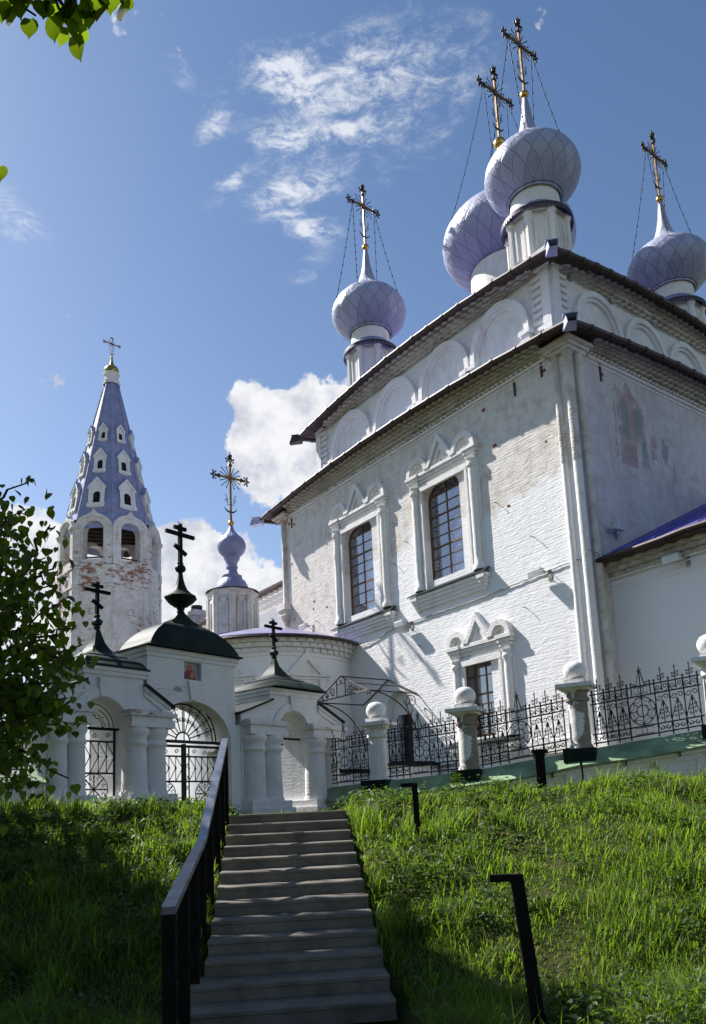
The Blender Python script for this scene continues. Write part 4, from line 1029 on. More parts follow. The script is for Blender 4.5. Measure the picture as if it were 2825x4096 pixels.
# ------------------------------------------------------------------ gateway
GA = Vector((-6.01, 15.16, 0)); GRZ = math.atan2(.77, .64)
gate = thing('gateway', 'white three-arched churchyard gateway with dark green domes and black crosses', 'gateway', GA, GRZ)
def GM(u, v, d): return (u, -d, v)
GD = 1.40
def gp(mb, name, m_, **kw): return mb.build(name, m_, gate, **kw)
def side_portal(u0, u1, t0, t1, c, r, vs_, va):
    mb = MB()
    poly = [(u0, -1), (c - r, -1)] + [(c - r, vs_)] + arc(c, vs_, r, PI, 0, 14, va - vs_)[1:] + [(c + r, -1), (u1, -1), (u1, 2.46), (t1, 2.84), (t1, 3.22), (t0, 3.22), (t0, 2.84), (u0, 2.46)]
    mb.prism(poly, GM, -GD, 0)
    gp(mb, 'side_portal_wall', M['gate'], smooth=20)
    mb = MB()
    ring = arc(c, vs_, r + .22, 0, PI, 16, va - vs_ + .2) + arc(c, vs_, r + .02, PI, 0, 16, va - vs_ + .02); mb.prism(ring, GM, 0, .045)
    mb.prism([(c - .09, va + .02), (c + .09, va + .02), (c + .14, va + .42), (c - .14, va + .42)], GM, 0, .07)
    mb.wbox(GM, t0 - .05, t1 + .05, 3.05, 3.20, -GD - .04, .05); mb.wbox(GM, t0 - .09, t1 + .09, 3.14, 3.22, -GD - .08, .09)
    for a, b_, s_ in ((u0, t0, 1), (t1, u1, -1)):
        for j in range(2):
            e = .04 + .05 * j; y0 = 2.28 + .0 * j
            if s_ > 0: mb.prism([(a - e, 2.30 + .1 * j), (b_, 2.68 + .1 * j), (b_, 2.80 + .1 * j), (a - e, 2.42 + .1 * j)], GM, 0, .05 + .04 * j)
            else: mb.prism([(a, 2.68 + .1 * j), (b_ + e, 2.30 + .1 * j), (b_ + e, 2.42 + .1 * j), (a, 2.80 + .1 * j)], GM, 0, .05 + .04 * j)
    gp(mb, 'portal_moulding', M['gate'])
    mb = MB()
    for a, b_, va_, vb in ((u0 - .16, t0, 2.42, 2.86), (t1, u1 + .16, 2.86, 2.42)):
        vs2 = [GM(a, va_ + .02, .16), GM(b_, vb + .02, .16), GM(b_, vb + .02, -GD - .1), GM(a, va_ + .02, -GD - .1), GM(a, va_ + .075, .16), GM(b_, vb + .075, .16), GM(b_, vb + .075, -GD - .1), GM(a, va_ + .075, -GD - .1)]
        mb.add(vs2, [(0, 3, 2, 1), (4, 5, 6, 7), (0, 1, 5, 4), (3, 7, 6, 2), (0, 4, 7, 3), (1, 2, 6, 5)])
    gp(mb, 'shoulder_roof', M['green_dark'])
side_portal(-.10, 2.82, .82, 2.24, 1.25, .56, 1.98, 2.57)
side_portal(5.05, 8.62, 6.05, 7.82, 6.87, .56, 2.08, 2.66)
mb = MB()
poly = [(2.30, -1), (2.49, -1), (2.49, 1.72)] + arc(3.62, 1.72, 1.13, PI, 0, 20, .96)[1:] + [(4.75, -1), (5.10, -1), (5.10, 2.2), (4.90, 2.2), (4.90, 3.80), (2.36, 3.80), (2.36, 2.2), (2.30, 2.2)]
CD = .96
mb.prism(poly, GM, -CD, -.03, [[(3.37, 3.18), (3.87, 3.18), (3.87, 3.60), (3.37, 3.60)]])
mb.wbox(GM, 3.30, 3.94, 3.1, 3.7, -.35, -.16)
gp(mb, 'central_wall', M['gate'], smooth=20)
mb = MB(); mb.wbox(GM, 2.33, 4.93, 3.62, 3.72, -CD - .05, .0); mb.wbox(GM, 2.29, 4.97, 3.72, 3.82, -CD - .09, .04); gp(mb, 'central_cornice', M['gate'])
for a, b_ in ((2.49, 2.62), (4.62, 4.75)): mb = MB(); mb.wbox(GM, a, b_, 1.58, 1.70, -CD + .02, -.45); gp(mb, 'arch_impost', M['gate'])
mb = MB(); mb.prism([(3.53, 2.70), (3.71, 2.70), (3.78, 3.15), (3.46, 3.15)], GM, -.03, .03); gp(mb, 'keystone', M['gate'])
mb = MB()
for u, v, a, b_ in ((2.95, 2.86, .38, .16), (3.25, 2.95, .2, .1)):
    mb.prism([(u - a, v - b_ * .6), (u - a * .2, v - b_), (u + a, v + b_ * .1), (u + a * .7, v + b_ * .9), (u, v + b_ * .5), (u - a * .8, v + b_ * .3)], GM, -.03, -.022)
gp(mb, 'bare_brick_patch', M['gate_worn'])

# clustered columns, bases and capitals
def gcol(u, r, zb, zt, y=0.0):
    pr = [(r * 1.12, zb - .04), (r * 1.12, zb + .05), (r * 1.02, zb + .10)]
    for i in range(12): t_ = i / 11; pr.append((r * (1.02 - .10 * t_) * random.uniform(.985, 1.015), zb + .12 + (zt - zb - .55) * t_))
    pr += [(r * 1.0, zt - .40), (r * 1.07, zt - .38), (r * 1.07, zt - .32), (r * .95, zt - .29), (r * .97, zt - .20), (r * 1.14, zt - .14), (r * 1.16, zt - .07), (r * 1.05, zt)]
    mb = MB(); mb.lathe(pr, 18, (u, y, 0), cap=True); return mb
for u, r in ((.22, .205), (.62, .195), (1.99, .27), (2.50, .25), (5.40, .30), (5.98, .29), (7.62, .29), (8.22, .26)):
    gp(gcol(u, r, .55 if u < 4 else .35, 1.97, -.04), 'column', M['gate'], smooth=45)
for a, b_ in ((-.10, .90), (1.70, 2.86), (5.05, 6.38), (7.28, 8.62)):
    mb = MB()
    mb.wbox(GM, a + .02, b_ - .02, 1.97, 2.08, .0, .33); mb.wbox(GM, a + .06, b_ - .06, 2.08, 2.20, .0, .29); gp(mb, 'abacus', M['gate'])
    mb = MB(); mb.wbox(GM, a - .02, b_ + .02, 2.20, 2.29, -.06, .36); mb.wbox(GM, a + .04, b_ - .04, 2.29, 2.34, -.06, .28); gp(mb, 'worn_ledge', M['gate_worn'])
    zb = .52 if a < 4 else .32
    mb = MB(); mb.wbox(GM, a - .06, b_ + .06, -1, zb - .14, -GD - .05, .42); mb.wbox(GM, a + .0, b_ + .0, zb - .14, zb + .03, -GD, .37); gp(mb, 'pillar_base', M['gate'])
    mb = MB(); mb.wbox(GM, a + .12, b_ - .12, 1.98, 2.02, -GD - .06, -GD); gp(mb, 'rear_ledge', M['gate'])

# icon of a woman in red robes holding a child
mb = MB(); mb.wbox(GM, 3.39, 3.85, 3.20, 3.58, -.155, -.13); ic = gp(mb, 'icon', plain('icon_ground', (.28, .30, .31), .5, 0, .15))
cI = (3.60, 3.38)
def flat(poly, name, col, d): q = MB(); q.prism(poly, GM, -.13 + d, -.128 + d); q.build(name, plain(name + '_paint', col, .5, 0, .2, 30), ic)
flat([(cI[0] + .10 * math.cos(a), cI[1] + .095 + .085 * math.sin(a)) for a in [2 * PI * i / 20 for i in range(20)]], 'halo', (.55, .36, .05), 0)
flat([(cI[0] - .17, 3.20), (cI[0] + .19, 3.20), (cI[0] + .15, 3.34), (cI[0] + .07, 3.42), (cI[0] + .06, 3.52), (cI[0], 3.55), (cI[0] - .065, 3.52), (cI[0] - .07, 3.42), (cI[0] - .15, 3.36)], 'red_robe', (.22, .018, .022), .003)
flat([(cI[0] + .038 * math.cos(a) + .005, cI[1] + .09 + .052 * math.sin(a)) for a in [2 * PI * i / 16 for i in range(16)]], 'face', (.42, .22, .12), .006)
flat([(cI[0] + .02, 3.24), (cI[0] + .14, 3.25), (cI[0] + .15, 3.36), (cI[0] + .08, 3.40), (cI[0] + .03, 3.34)], 'child_robe', (.45, .20, .07), .006)
flat([(cI[0] + .115 + .025 * math.cos(a), 3.41 + .03 * math.sin(a)) for a in [2 * PI * i / 12 for i in range(12)]], 'child_face', (.45, .25, .14), .009)
flat([(cI[0] - .14, 3.21), (cI[0] - .02, 3.21), (cI[0] - .05, 3.30), (cI[0] - .12, 3.30)], 'dark_robe_fold', (.05, .02, .06), .006)

# roofs
def ortho_cross(h, arm, t_=.04):
    mb = MB(); mb.box(-t_, t_, -t_, t_, 0, h); mb.box(-arm, arm, -t_ * .9, t_ * .9, h * .74 - t_, h * .74 + t_)
    mb.box(-arm * .42, arm * .42, -t_ * .85, t_ * .85, h * .90 - t_, h * .90 + t_)
    a = -.5
    def mp(x, y, z): return (x * math.cos(a) - z * math.sin(a), y, h * .34 + x * math.sin(a) + z * math.cos(a))
    mb.box(-arm * .48, arm * .48, -t_ * .8, t_ * .8, -t_, t_, mp)
    for i in range(5): mb.tube([(0, 0, h - .01), (.05 * (i - 2) * .8, 0, h + .06)], .006, 3)
    return mb
def square_dome(c, prof, name, label, n=4, sy=1):
    mb = MB(); mb.lathe(prof, n, a0=PI / 4)
    if sy != 1: mb.v = [(p[0], p[1] * sy, p[2]) for p in mb.v]
    d = mb.build(name, M['green_dark'], gate, loc=c, smooth=50); lab(d, label); return d
q2 = math.sqrt(2)
for c_, hw_, label in ((1.53, .80, 'flared dark green roof over the left side portal'), (6.935, .97, 'flared dark green roof over the right side portal')):
    k = hw_ / .80
    pr = [(q2 * (hw_ + .02), .0), (q2 * (hw_ + .02), .025), (q2 * hw_ * .96, .06), (q2 * hw_ * .87, .17), (q2 * hw_ * .74, .25), (q2 * hw_ * .60, .29), (q2 * hw_ * .585, .29), (q2 * hw_ * .585, .32), (q2 * hw_ * .40, .40), (q2 * hw_ * .26, .51), (q2 * hw_ * .165, .65), (.14, .76), (.11, .84), (.07, .96), (.05, .99), (.085, 1.0), (.085, 1.03), (.05, 1.04), (.10, 1.07), (.125, 1.13), (.10, 1.19), (.05, 1.22), (.06, 1.25), (.075, 1.29), (.04, 1.31)]
    d = square_dome((c_, GD / 2, 3.22), pr, 'portal_dome', label)
    ortho_cross(.74, .32, .034).build('cross', M['steel_black'], d, loc=(0, 0, 1.30))
hw_ = 1.30
pr = [(q2 * (hw_ + .09), .0), (q2 * (hw_ + .09), .03), (q2 * hw_ * 1.0, .05), (q2 * hw_ * .95, .17), (q2 * hw_ * .87, .31), (q2 * hw_ * .76, .45), (q2 * hw_ * .62, .58), (q2 * hw_ * .46, .69), (q2 * hw_ * .31, .76), (q2 * hw_ * .30, .76), (q2 * hw_ * .30, .79), (q2 * hw_ * .21, .86), (q2 * hw_ * .12, .98), (.10, 1.08)]
d = square_dome((3.63, .47, 3.82), pr, 'central_dome', 'large convex dark green roof over the main arch', 4, .46)
pr = [(.10, 1.06), (.075, 1.12), (.10, 1.14), (.10, 1.17), (.08, 1.18), (.16, 1.20), (.30, 1.30), (.40, 1.41), (.40, 1.43), (.29, 1.50), (.19, 1.60), (.12, 1.74), (.075, 1.90), (.055, 2.04), (.05, 2.06), (.10, 2.08), (.135, 2.13), (.135, 2.18), (.10, 2.23), (.06, 2.25), (.085, 2.29), (.04, 2.31)]
mb = MB(); mb.lathe(pr, 8, a0=PI / 8); mb.build('flared_finial', M['green_dark'], d, smooth=35)
ortho_cross(.98, .42, .042).build('cross', M['steel_black'], d, loc=(0, 0, 2.3))

# wrought-iron leaves
def scroll(mb, mp, c, r, a0, turns, rad=.010):
    rad *= 1.3; mb.tube([mp(p[0], p[1], 0) for p in spiral(c, r, r * .22, a0, turns, 12)], rad, 4)
def leaf_gate(u0, u1, v0, v1, yb):
    mb = MB(); f = lambda u, v, d: (u, yb, v)
    def bar(a, b_, r=.013): mb.tube([f(a[0], a[1], 0), f(b_[0], b_[1], 0)], r * 1.45, 4)
    for u in (u0, u0 + .14, u1): bar((u, v0), (u, v1), .022 if u != u0 + .14 else .015)
    H = v1 - v0; w_ = u1 - u0 - .14; ul = u0 + .14
    for fz in (.0, .14, .50, .86, 1.0): bar((u0, v0 + H * fz), (u1, v0 + H * fz), .014)
    r = min(w_ / 2 - .02, H * .175); c = (ul + w_ / 2, v0 + H * .32)
    mb.tube([f(c[0] + r * math.cos(a), c[1] + r * math.sin(a), 0) for a in [2 * PI * i / 24 for i in range(24)]], .012, 4, True)
    for i in range(8):
        a = i * PI / 4; bar(c, (c[0] + r * math.cos(a), c[1] + r * math.sin(a)), .009)
        for k_ in (.5, .78): mb.ball(f(c[0] + r * k_ * math.cos(a), c[1] + r * k_ * math.sin(a), 0), .024, 6)
        scroll(mb, f, (c[0] + r * .72 * math.cos(a + .3), c[1] + r * .72 * math.sin(a + .3)), .055, a, .8, .007)
    n = 5
    for i in range(n + 1):
        u = ul + w_ * i / n; bar((u, v0 + H * .5), (u, v0 + H * .86), .008); mb.ball(f(u, v0 + H * .69, 0), .03, 6)
        if i < n:
            bar((u, v0 + H * .5), (u + w_ / n, v0 + H * .69), .007); bar((u, v0 + H * .86), (u + w_ / n, v0 + H * .69), .007)
            scroll(mb, f, (u + w_ / n / 2, v0 + H * .07), .05, 0, 1.1, .008); mb.ball(f(u + w_ / n / 2, v0 + H * .07, 0), .026, 6)
    for i in range(6): scroll(mb, f, (u0 + .07, v0 + H * (.08 + .16 * i)), .06, PI * i, 1.2, .008)
    for i in range(3): scroll(mb, f, (ul + w_ * (i + .5) / 3, v0 + H * .93), .06, PI * i, 1.2, .008)
    return mb
YG = .42
gp(leaf_gate(2.52, 3.60, .06, 1.66, YG), 'iron_gate_leaf', M['iron']); gp(leaf_gate(3.65, 4.72, .06, 1.66, YG), 'iron_gate_leaf', M['iron'])
mb = MB(); mb.box(2.40, 4.85, YG - .05, YG + .0, 1.74, 1.81); mb.box(2.50, 4.75, YG - .02, YG + .02, 1.65, 1.70); mb.box(3.58, 3.67, YG - .06, YG + .02, .0, 1.72)
f = lambda u, v, d: (u, YG, v); c = (3.62, 1.80)
for rr in (.20, .88, .99): mb.tube([f(c[0] + rr * math.cos(a), c[1] + rr * math.sin(a) * .98, 0) for a in [PI * i / 24 for i in range(25)]], .02, 4)
for i in range(1, 10):
    a = PI * i / 10; mb.tube([f(c[0] + rr_q * math.cos(a), c[1] + rr_q * math.sin(a), 0) for rr_q in (.2, .86)], .014, 4)
    for k_ in (.46, .52): mb.ball(f(c[0] + k_ * math.cos(a), c[1] + k_ * math.sin(a), 0), .028, 6)
    for s_ in (-.12, .12): scroll(mb, f, (c[0] + .49 * math.cos(a + s_), c[1] + .49 * math.sin(a + s_)), .04, a, .9, .007)
    for s_ in (-.1, .06): scroll(mb, f, (c[0] + .76 * math.cos(a + s_), c[1] + .76 * math.sin(a + s_)), .055, a, 1.0, .008)
    scroll(mb, f, (c[0] + .92 * math.cos(a), c[1] + .92 * math.sin(a)), .045, a, .9, .007)
gp(mb, 'iron_fanlight', M['iron'])
gp(leaf_gate(.70, 1.80, .1, 1.96, YG), 'iron_wicket_leaf', M['iron'])
mb = MB(); mb.box(.60, 2.0, YG - .16, YG - .12, 1.93, 1.98); mb.box(6.20, 7.5, YG - .10, YG - .06, 1.95, 2.0); mb.box(6.1, 7.0, YG + .1, YG + .14, 1.82, 1.86); gp(mb, 'iron_tie_bar', M['steel_black'])
mb = MB(); f2 = lambda u, v, d: (u, YG, v)
for rr in (.53, .43): mb.tube([f2(1.25 + rr * math.cos(a), 1.98 + rr * .98 * math.sin(a), 0) for a in [PI * i / 16 for i in range(17)]], .012, 4)
for i in range(7): scroll(mb, f2, (1.25 + .28 * math.cos(PI * i / 6), 2.04 + .22 * math.sin(PI * i / 6)), .07, i, 1.1, .008)
gp(mb, 'iron_wicket_arch', M['iron'])

# ------------------------------------------------------------------ retaining wall, pillars and iron fence
FP = [Vector((-.92, 21.45, .66)), Vector((.56, 20.15, .72)), Vector((2.70, 18.92, .82)), Vector((5.10, 17.82, 1.13)), Vector((7.86, 16.94, 1.45)), Vector((10.6, 16.1, 1.66))]
fwall = thing('retaining_wall', 'low white panelled wall with green metal coping along the right bank', 'wall')
body = MB(); cap = MB(); trim = MB(); brk = MB()
for i in range(5):
    a, b_ = FP[i], FP[i + 1]; d = Vector((b_.x - a.x, b_.y - a.y, 0)); L = d.length; d.normalize(); n_ = Vector((d.y, -d.x, 0))
    def fm(u, v, dd, a=a, b_=b_, d=d, n_=n_, L=L):
        p = a + d * u + n_ * dd; zz = a.z + (b_.z - a.z) * u / L; return (p.x, p.y, zz + v)
    K = 8
    for j in range(K):
        u0, u1 = L * j / K, L * (j + 1) / K
        s0, s1 = .05 * math.sin(PI * j / K), .05 * math.sin(PI * (j + 1) / K)
        vs = [fm(u0, -2.2, -.35), fm(u1, -2.2, -.35), fm(u1, -.10, -.35), fm(u0, -.10, -.35), fm(u0, -2.2, .30), fm(u1, -2.2, .30), fm(u1, -.34, .30), fm(u0, -.34, .30)]
        body.add(vs, [(4, 5, 6, 7), (0, 3, 2, 1), (3, 7, 6, 2)])
        dz = lambda u: random.uniform(-.004, .004)
        e0, e1 = -.34 - s0 * .8, -.34 - s1 * .8
        vs = [fm(u0, 0.02, -.30), fm(u1, 0.02, -.30), fm(u0, 0.0, .06), fm(u1, 0.0, .06), fm(u0, e0, .50), fm(u1, e1, .50), fm(u0, e0 - .03, .495), fm(u1, e1 - .03, .495), fm(u0, -.33, .2), fm(u1, -.33, .2)]
        cap.add(vs, [(0, 1, 3, 2), (2, 3, 5, 4), (4, 5, 7, 6), (6, 7, 9, 8)])
    trim.wbox(fm, 0, .45, -2.0, -.42, .30, .36); trim.wbox(fm, L - .35, L, -2.0, -.42, .30, .36)
    for q in (.62, L - .55): trim.wbox(fm, q, q + .05, -1.1, -.58, .30, .33)
    trim.wbox(fm, .62, L - .5, -.60, -.55, .30, .33); trim.wbox(fm, 0, L, -.48, -.42, .30, .38)
    for q in (.9, 2.0): brk.wbox(fm, q, q + .03, -.50, -.40, .3, .47)
part(body, 'wall_body', M['fence_wall'], fwall); part(cap, 'green_coping', M['green_cap'], fwall, smooth=30); part(trim, 'wall_panel_moulding', M['fence_wall'], fwall); part(brk, 'coping_bracket', M['gutter'], fwall)

def make_pillar(p, label, flaky, k=1.0):
    t_ = thing('fence_pillar', label, 'fence pillar', p, math.atan2(-.43, .9), 'ball-topped pillars of the iron fence')
    mb = MB(); mb.box(-.35, .35, -.40, .30, -.27, .035); mb.build('green_base_box', M['green_dark'], t_)
    mb = MB(); pr = [(.27, .0), (.27, .08), (.225, .16)] + [(.235 - .02 * i / 10 + random.uniform(-.004, .004), .22 + .83 * i / 10) for i in range(11)] + [(.215, 1.10), (.27, 1.12), (.28, 1.16), (.26, 1.20), (.235, 1.22), (.235, 1.30), (.26, 1.32), (.29, 1.36)]
    mb.lathe(pr, 20, cap=True); mb.build('shaft', M['pillar'] if flaky else M['white_render'], t_, smooth=45)
    mb = MB(); mb.box(-.30, .30, -.30, .30, 1.36, 1.42); mb.box(-.40, .40, -.40, .40, 1.42, 1.51); mb.box(-.22, .22, -.22, .22, 1.51, 1.62); mb.build('capital', M['ball'] if flaky else M['white_render'], t_)
    mb = MB(); mb.lathe([(.05, 1.60), (.16, 1.62), (.225, 1.69), (.262, 1.78), (.265, 1.84), (.245, 1.92), (.19, 1.995), (.10, 2.04), (.01, 2.055)], 20); mb.build('ball', M['ball'], t_, smooth=70)
    return t_
make_pillar(FP[1], 'mostly white ball-topped fence pillar beside the porch door', False)
make_pillar(FP[2], 'peeling ball-topped fence pillar in front of the small low window', True)
make_pillar(FP[3], 'grey flaking ball-topped fence pillar below the corner of the church', True)
make_pillar(FP[4], 'white ball-topped fence pillar cut by the right edge of the photo', False)

def iron_panel(a, b_, label, trim_l, trim_r):
    d = Vector((b_.x - a.x, b_.y - a.y, 0)); L = d.length; rz = math.atan2(d.y, d.x); sl = (b_.z - a.z) / L
    t_ = thing('iron_fence_panel', label, 'fence panel', (a.x, a.y, a.z), rz, 'wrought-iron fence panels')
    L0, L1 = trim_l, L - trim_r; W_ = L1 - L0; y = -.02
    mb = MB(); rl = MB(); orn = MB()
    def f(u, v, dd=0): return (u, y, v + sl * u)
    def bar(m_, p, q, r): m_.tube([f(*p), f(*q)], r * 1.25, 4)
    VB, V1, V2, V3 = .10, .30, .98, 1.20
    for v in (VB, V1, V2, V3): bar(rl, (L0, v), (L1, v), .013)
    cu = L0 + W_ * .47; hwc = .29
    us_l = np.linspace(L0 + .06, cu - hwc, 4 if W_ > 1.7 else 3); us_r = np.linspace(cu + hwc, L1 - .06, 4 if W_ > 1.7 else 3)
    for arr in (us_l, us_r):
        for u in arr: bar(mb, (u, .02), (u, V3 + .05), .013); mb.ball(f(u, V3 + .07), .028, 6)
        for u0, u1 in zip(arr[:-1], arr[1:]):
            w_ = u1 - u0; c_ = (u0 + u1) / 2
            for s_ in (-1, 1):
                orn.tube([f(c_ + s_ * p[0], .20 + p[1]) for p in [(.0, .02), (.03, -.03), (.09, -.04), (w_ / 2 - .02, .02), (w_ / 2 - .015, .08)]], .009, 4)
                scroll(orn, f, (c_ + s_ * .07, .19), .05, PI / 2, 1.0 * s_, .008)
                orn.tube([f(c_ + s_ * w_ * .02, V2 - .18), f(c_ + s_ * w_ * .48, V1 + .06)], .009, 4)
                scroll(orn, f, (c_ + s_ * w_ * .22, V2 - .12), .07, PI, -1.2 * s_, .008)
                scroll(orn, f, (c_ + s_ * .075, V3 - .10), .06, 0, 1.2 * s_, .008)
                for q in (.42, .52, .60): scroll(orn, f, (c_ + s_ * .055, q), .035, 0, s_ * 1.1, .007)
            bar(orn, (c_, V1), (c_, V1 + .40), .009); orn.lathe([(.002, .0), (.025, .03), (.002, .12)], 6, f(c_, V1 + .36))
            orn.tube([f(c_ + (w_ / 2 - .01) * math.cos(a), V2 + .12 + .12 * math.sin(a)) for a in [PI + PI * i / 10 for i in range(11)]], .009, 4)
            bar(orn, (c_, V2 + .05), (c_, V3 + .30), .010); orn.lathe([(.002, .0), (.020, .03), (.002, .10)], 6, f(c_, V3 + .26)); mb.ball(f(c_, V2 + .06), .025, 6)
            for q in (V3 + .09, V3 + .16):
                for s_ in (-1, 1): scroll(orn, f, (c_ + s_ * .05, q), .032, 0, s_ * 1.1, .007)
    cz = (V1 + V2) / 2; r = min(hwc - .015, (V2 - V1) / 2 - .01)
    orn.tube([f(cu + r * math.cos(a), cz + r * math.sin(a) * 1.12) for a in [2 * PI * i / 28 for i in range(28)]], .012, 4, True)
    orn.tube([f(cu + r * .42 * math.cos(a), cz + r * .45 * math.sin(a)) for a in [2 * PI * i / 18 for i in range(18)]], .009, 4, True)
    for i in range(8):
        a = i * PI / 4; bar(orn, (cu + r * .42 * math.cos(a), cz + r * .45 * math.sin(a)), (cu + r * math.cos(a), cz + 1.12 * r * math.sin(a)), .008)
        a2 = a + PI / 8; pts = []
        for q in range(9):
            t2 = a + PI / 4 * q / 8; rr = r * (1 - .30 * math.sin(PI * q / 8)); pts.append(f(cu + rr * math.cos(t2), cz + 1.1 * rr * math.sin(t2)))
        orn.tube(pts, .007, 4); scroll(orn, f, (cu + r * .52 * math.cos(a2), cz + r * .56 * math.sin(a2)), .05, a2 + PI / 2, .6, .007)
    for v0_, v1_, w_ in ((.13, .27, .19), (V2 + .05, V3 - .03, .14)):
        orn.tube([f(cu - w_, v0_), f(cu + w_, v0_), f(cu + w_, v1_), f(cu - w_, v1_)], .009, 4, True)
        orn.tube([f(cu + .06 * math.cos(a), (v0_ + v1_) / 2 + .075 * math.sin(a)) for a in [2 * PI * i / 12 for i in range(12)]], .008, 4, True)
    for s_ in (-1, 1):
        bar(mb, (cu + s_ * .20, V2), (cu + s_ * .20, V3 + .06), .011); mb.ball(f(cu + s_ * .20, V3 + .08), .026, 6)
        orn.tube([f(cu + s_ * .02, V3 + .34), f(cu + s_ * .05, V3 + .20), f(cu + s_ * .09, V3 + .01)], .012, 4); scroll(orn, f, (cu + s_ * .13, V3 + .05), .04, 0, s_ * 1.0, .008)
    bar(orn, (cu, V1), (cu, V3 + .38), .010); orn.lathe([(.002, .0), (.020, .03), (.002, .12)], 6, f(cu, V3 + .36)); bar(orn, (cu - .06, V3 + .36), (cu + .06, V3 + .36), .009)
    rl.build('rail', M['iron'], t_); mb.build('upright', M['iron'], t_); orn.build('scrollwork', M['iron'], t_)
    return t_
iron_panel(FP[0], FP[1], 'black iron fence panel between the gateway and the first pillar', .02, .27)
iron_panel(FP[1], FP[2], 'black iron fence panel in front of the dark porch door', .27, .27)
iron_panel(FP[2], FP[3], 'black iron fence panel in front of the small low window', .27, .27)
iron_panel(FP[3], FP[4], 'black iron fence panel at the right against the shaded apse wall', .27, .27)
# wall and fence to the left of the gateway
lw = thing('retaining_wall', 'low white wall with sloping coping left of the gateway behind the leaves', 'wall', GA, GRZ)
mb = MB(); mb.wbox(GM, -4.2, -.1, -2.0, .85, -.7, .10); mb.wbox(GM, -4.2, -.16, .66, .72, .10, .16); mb.wbox(GM, -.9, -.16, -2.0, .7, .10, .18); part(mb, 'wall_body', M['fence_wall'], lw)
mb = MB(); mb.add([GM(-4.2, 1.0, -.75), GM(-.1, 1.0, -.75), GM(-.1, .98, -.1), GM(-4.2, .98, -.1), GM(-4.2, .80, .34), GM(-.1, .80, .34), GM(-4.2, .77, .33), GM(-.1, .77, .33), GM(-4.2, .82, .05), GM(-.1, .82, .05)], [(0, 1, 2, 3), (3, 2, 5, 4), (4, 5, 7, 6), (6, 7, 9, 8)])
part(mb, 'green_coping', M['green_cap'], lw)
pA = GA + Matrix.Rotation(GRZ, 3, 'Z') @ Vector((-2.2, .3, .98)); pB = GA + Matrix.Rotation(GRZ, 3, 'Z') @ Vector((-.2, .3, .98))
iron_panel(pA, pB, 'black iron fence panel half hidden by leaves left of the gateway', .05, .05)

# ------------------------------------------------------------------ porch canopy, parapets, floodlights, cable
def church_thing(name, label, cat, u, v, d, group=None): p = PC + Matrix.Rotation(CH_RZ, 3, 'Z') @ Vector(WM(u, v, d)); return thing(name, label, cat, p, CH_RZ, group)
cn = church_thing('porch_canopy', 'bare wrought-iron canopy frame with scrolls over the porch door', 'canopy', 8.76, 3.85, 0)
PW, HS, HA = 2.1, 1.50, .70
def CM(u, v, d): return (-d, u, v)
mb = MB()
def rod(a, b_, r=.022): mb.tube([CM(*a), CM(*b_)], r, 5)
for d in (.03, PW):
    rod((HS, 0, d), (0, HA, d)); rod((0, HA, d), (-HS, 0, d), .022)
rod((HS, 0, .03), (HS, 0, PW)); rod((-HS, 0, .03), (-HS, 0, PW)); rod((0, HA, .03), (0, HA, PW)); rod((-HS * .5, HA * .5, .03), (-HS * .5, HA * .5, PW), .016)
mb.build('roof_frame', M['rust_iron'], cn)
mb = MB(); rod((HS, 0, PW), (-HS, 0, PW)); rod((.25, 0, PW), (.25, HA * .83, PW), .02); rod((-.25, 0, PW), (-.25, HA * .83, PW), .02); rod((-.25, HA * .62, PW), (.25, HA * .62, PW), .014)
f = lambda u, v, d: CM(u, v, PW)
for s_ in (-1, 1):
    scroll(mb, f, (s_ * .52, .20), .17, 0, 1.3 * s_, .014); scroll(mb, f, (s_ * .85, .13), .11, 1, 1.3 * s_, .013); scroll(mb, f, (s_ * 1.12, .07), .065, 1, 1.2 * s_, .012); mb.ball(CM(s_ * .85, .13, PW), .035, 6)
scroll(mb, f, (0, HA * .72), .07, 0, 1, .012); scroll(mb, f, (-HS, -.12), .11, PI / 2, 1.2, .016); mb.build('gable_scrollwork', M['rust_iron'], cn)
for s_, nm in ((1, 'left'), (-1, 'right')):
    mb = MB(); mb.tube([CM(s_ * HS, -1.75 * (1 - math.cos(a)) if False else -1.75 * (1 - math.sin(a)), .04 + (PW - .04) * (1 - math.cos(a))) for a in [PI / 2 * i / 14 for i in range(15)]], .024, 5)
    mb.build('curved_bracket', M['rust_iron'], cn)
mb = MB(); f = lambda u, v, d: CM(-HS, v, u)
base = [(.10, -1.95), (.16, -1.5), (.26, -1.1), (.40, -.75), (.50, -.45)]
mb.tube([f(p[0], p[1], 0) for p in base], .016, 4); mb.tube([f(p[0], p[1], 0) for p in spiral((.28, -.28), .26, .05, -.6, 1.4, 18)], .015, 4)
for p in base[1:]:
    for s_ in (-1, 1): mb.tube([f(p[0], p[1], 0), f(p[0] + s_ * .12, p[1] + .14, 0), f(p[0] + s_ * .16, p[1] + .28, 0)], [.014, .016, .004], 4)
mb.build('leaf_scroll', M['rust_iron'], cn)
for u0, u1, v, lb in ((9.6, 9.95, 1.42, 'white porch parapet with dark green cap left of the door'), (6.35, 6.7, 1.45, 'white porch parapet with dark green cap right of the door')):
    pw = church_thing('porch_parapet', lb, 'parapet', (u0 + u1) / 2, 0, 0, 'low walls beside the porch steps')
    mb = MB(); mb.box(-1.9, -.13, -.17, .17, -.5, v - .1); mb.build('parapet_wall', M['apse'], pw)
    mb = MB(); mb.box(-2.05, -.02 - .11, -.26, .26, v - .1, v - .02); mb.box(-1.9, -.13, -.10, .10, v - .02, v + .05); mb.build('green_cap', M['green_dark'], pw)

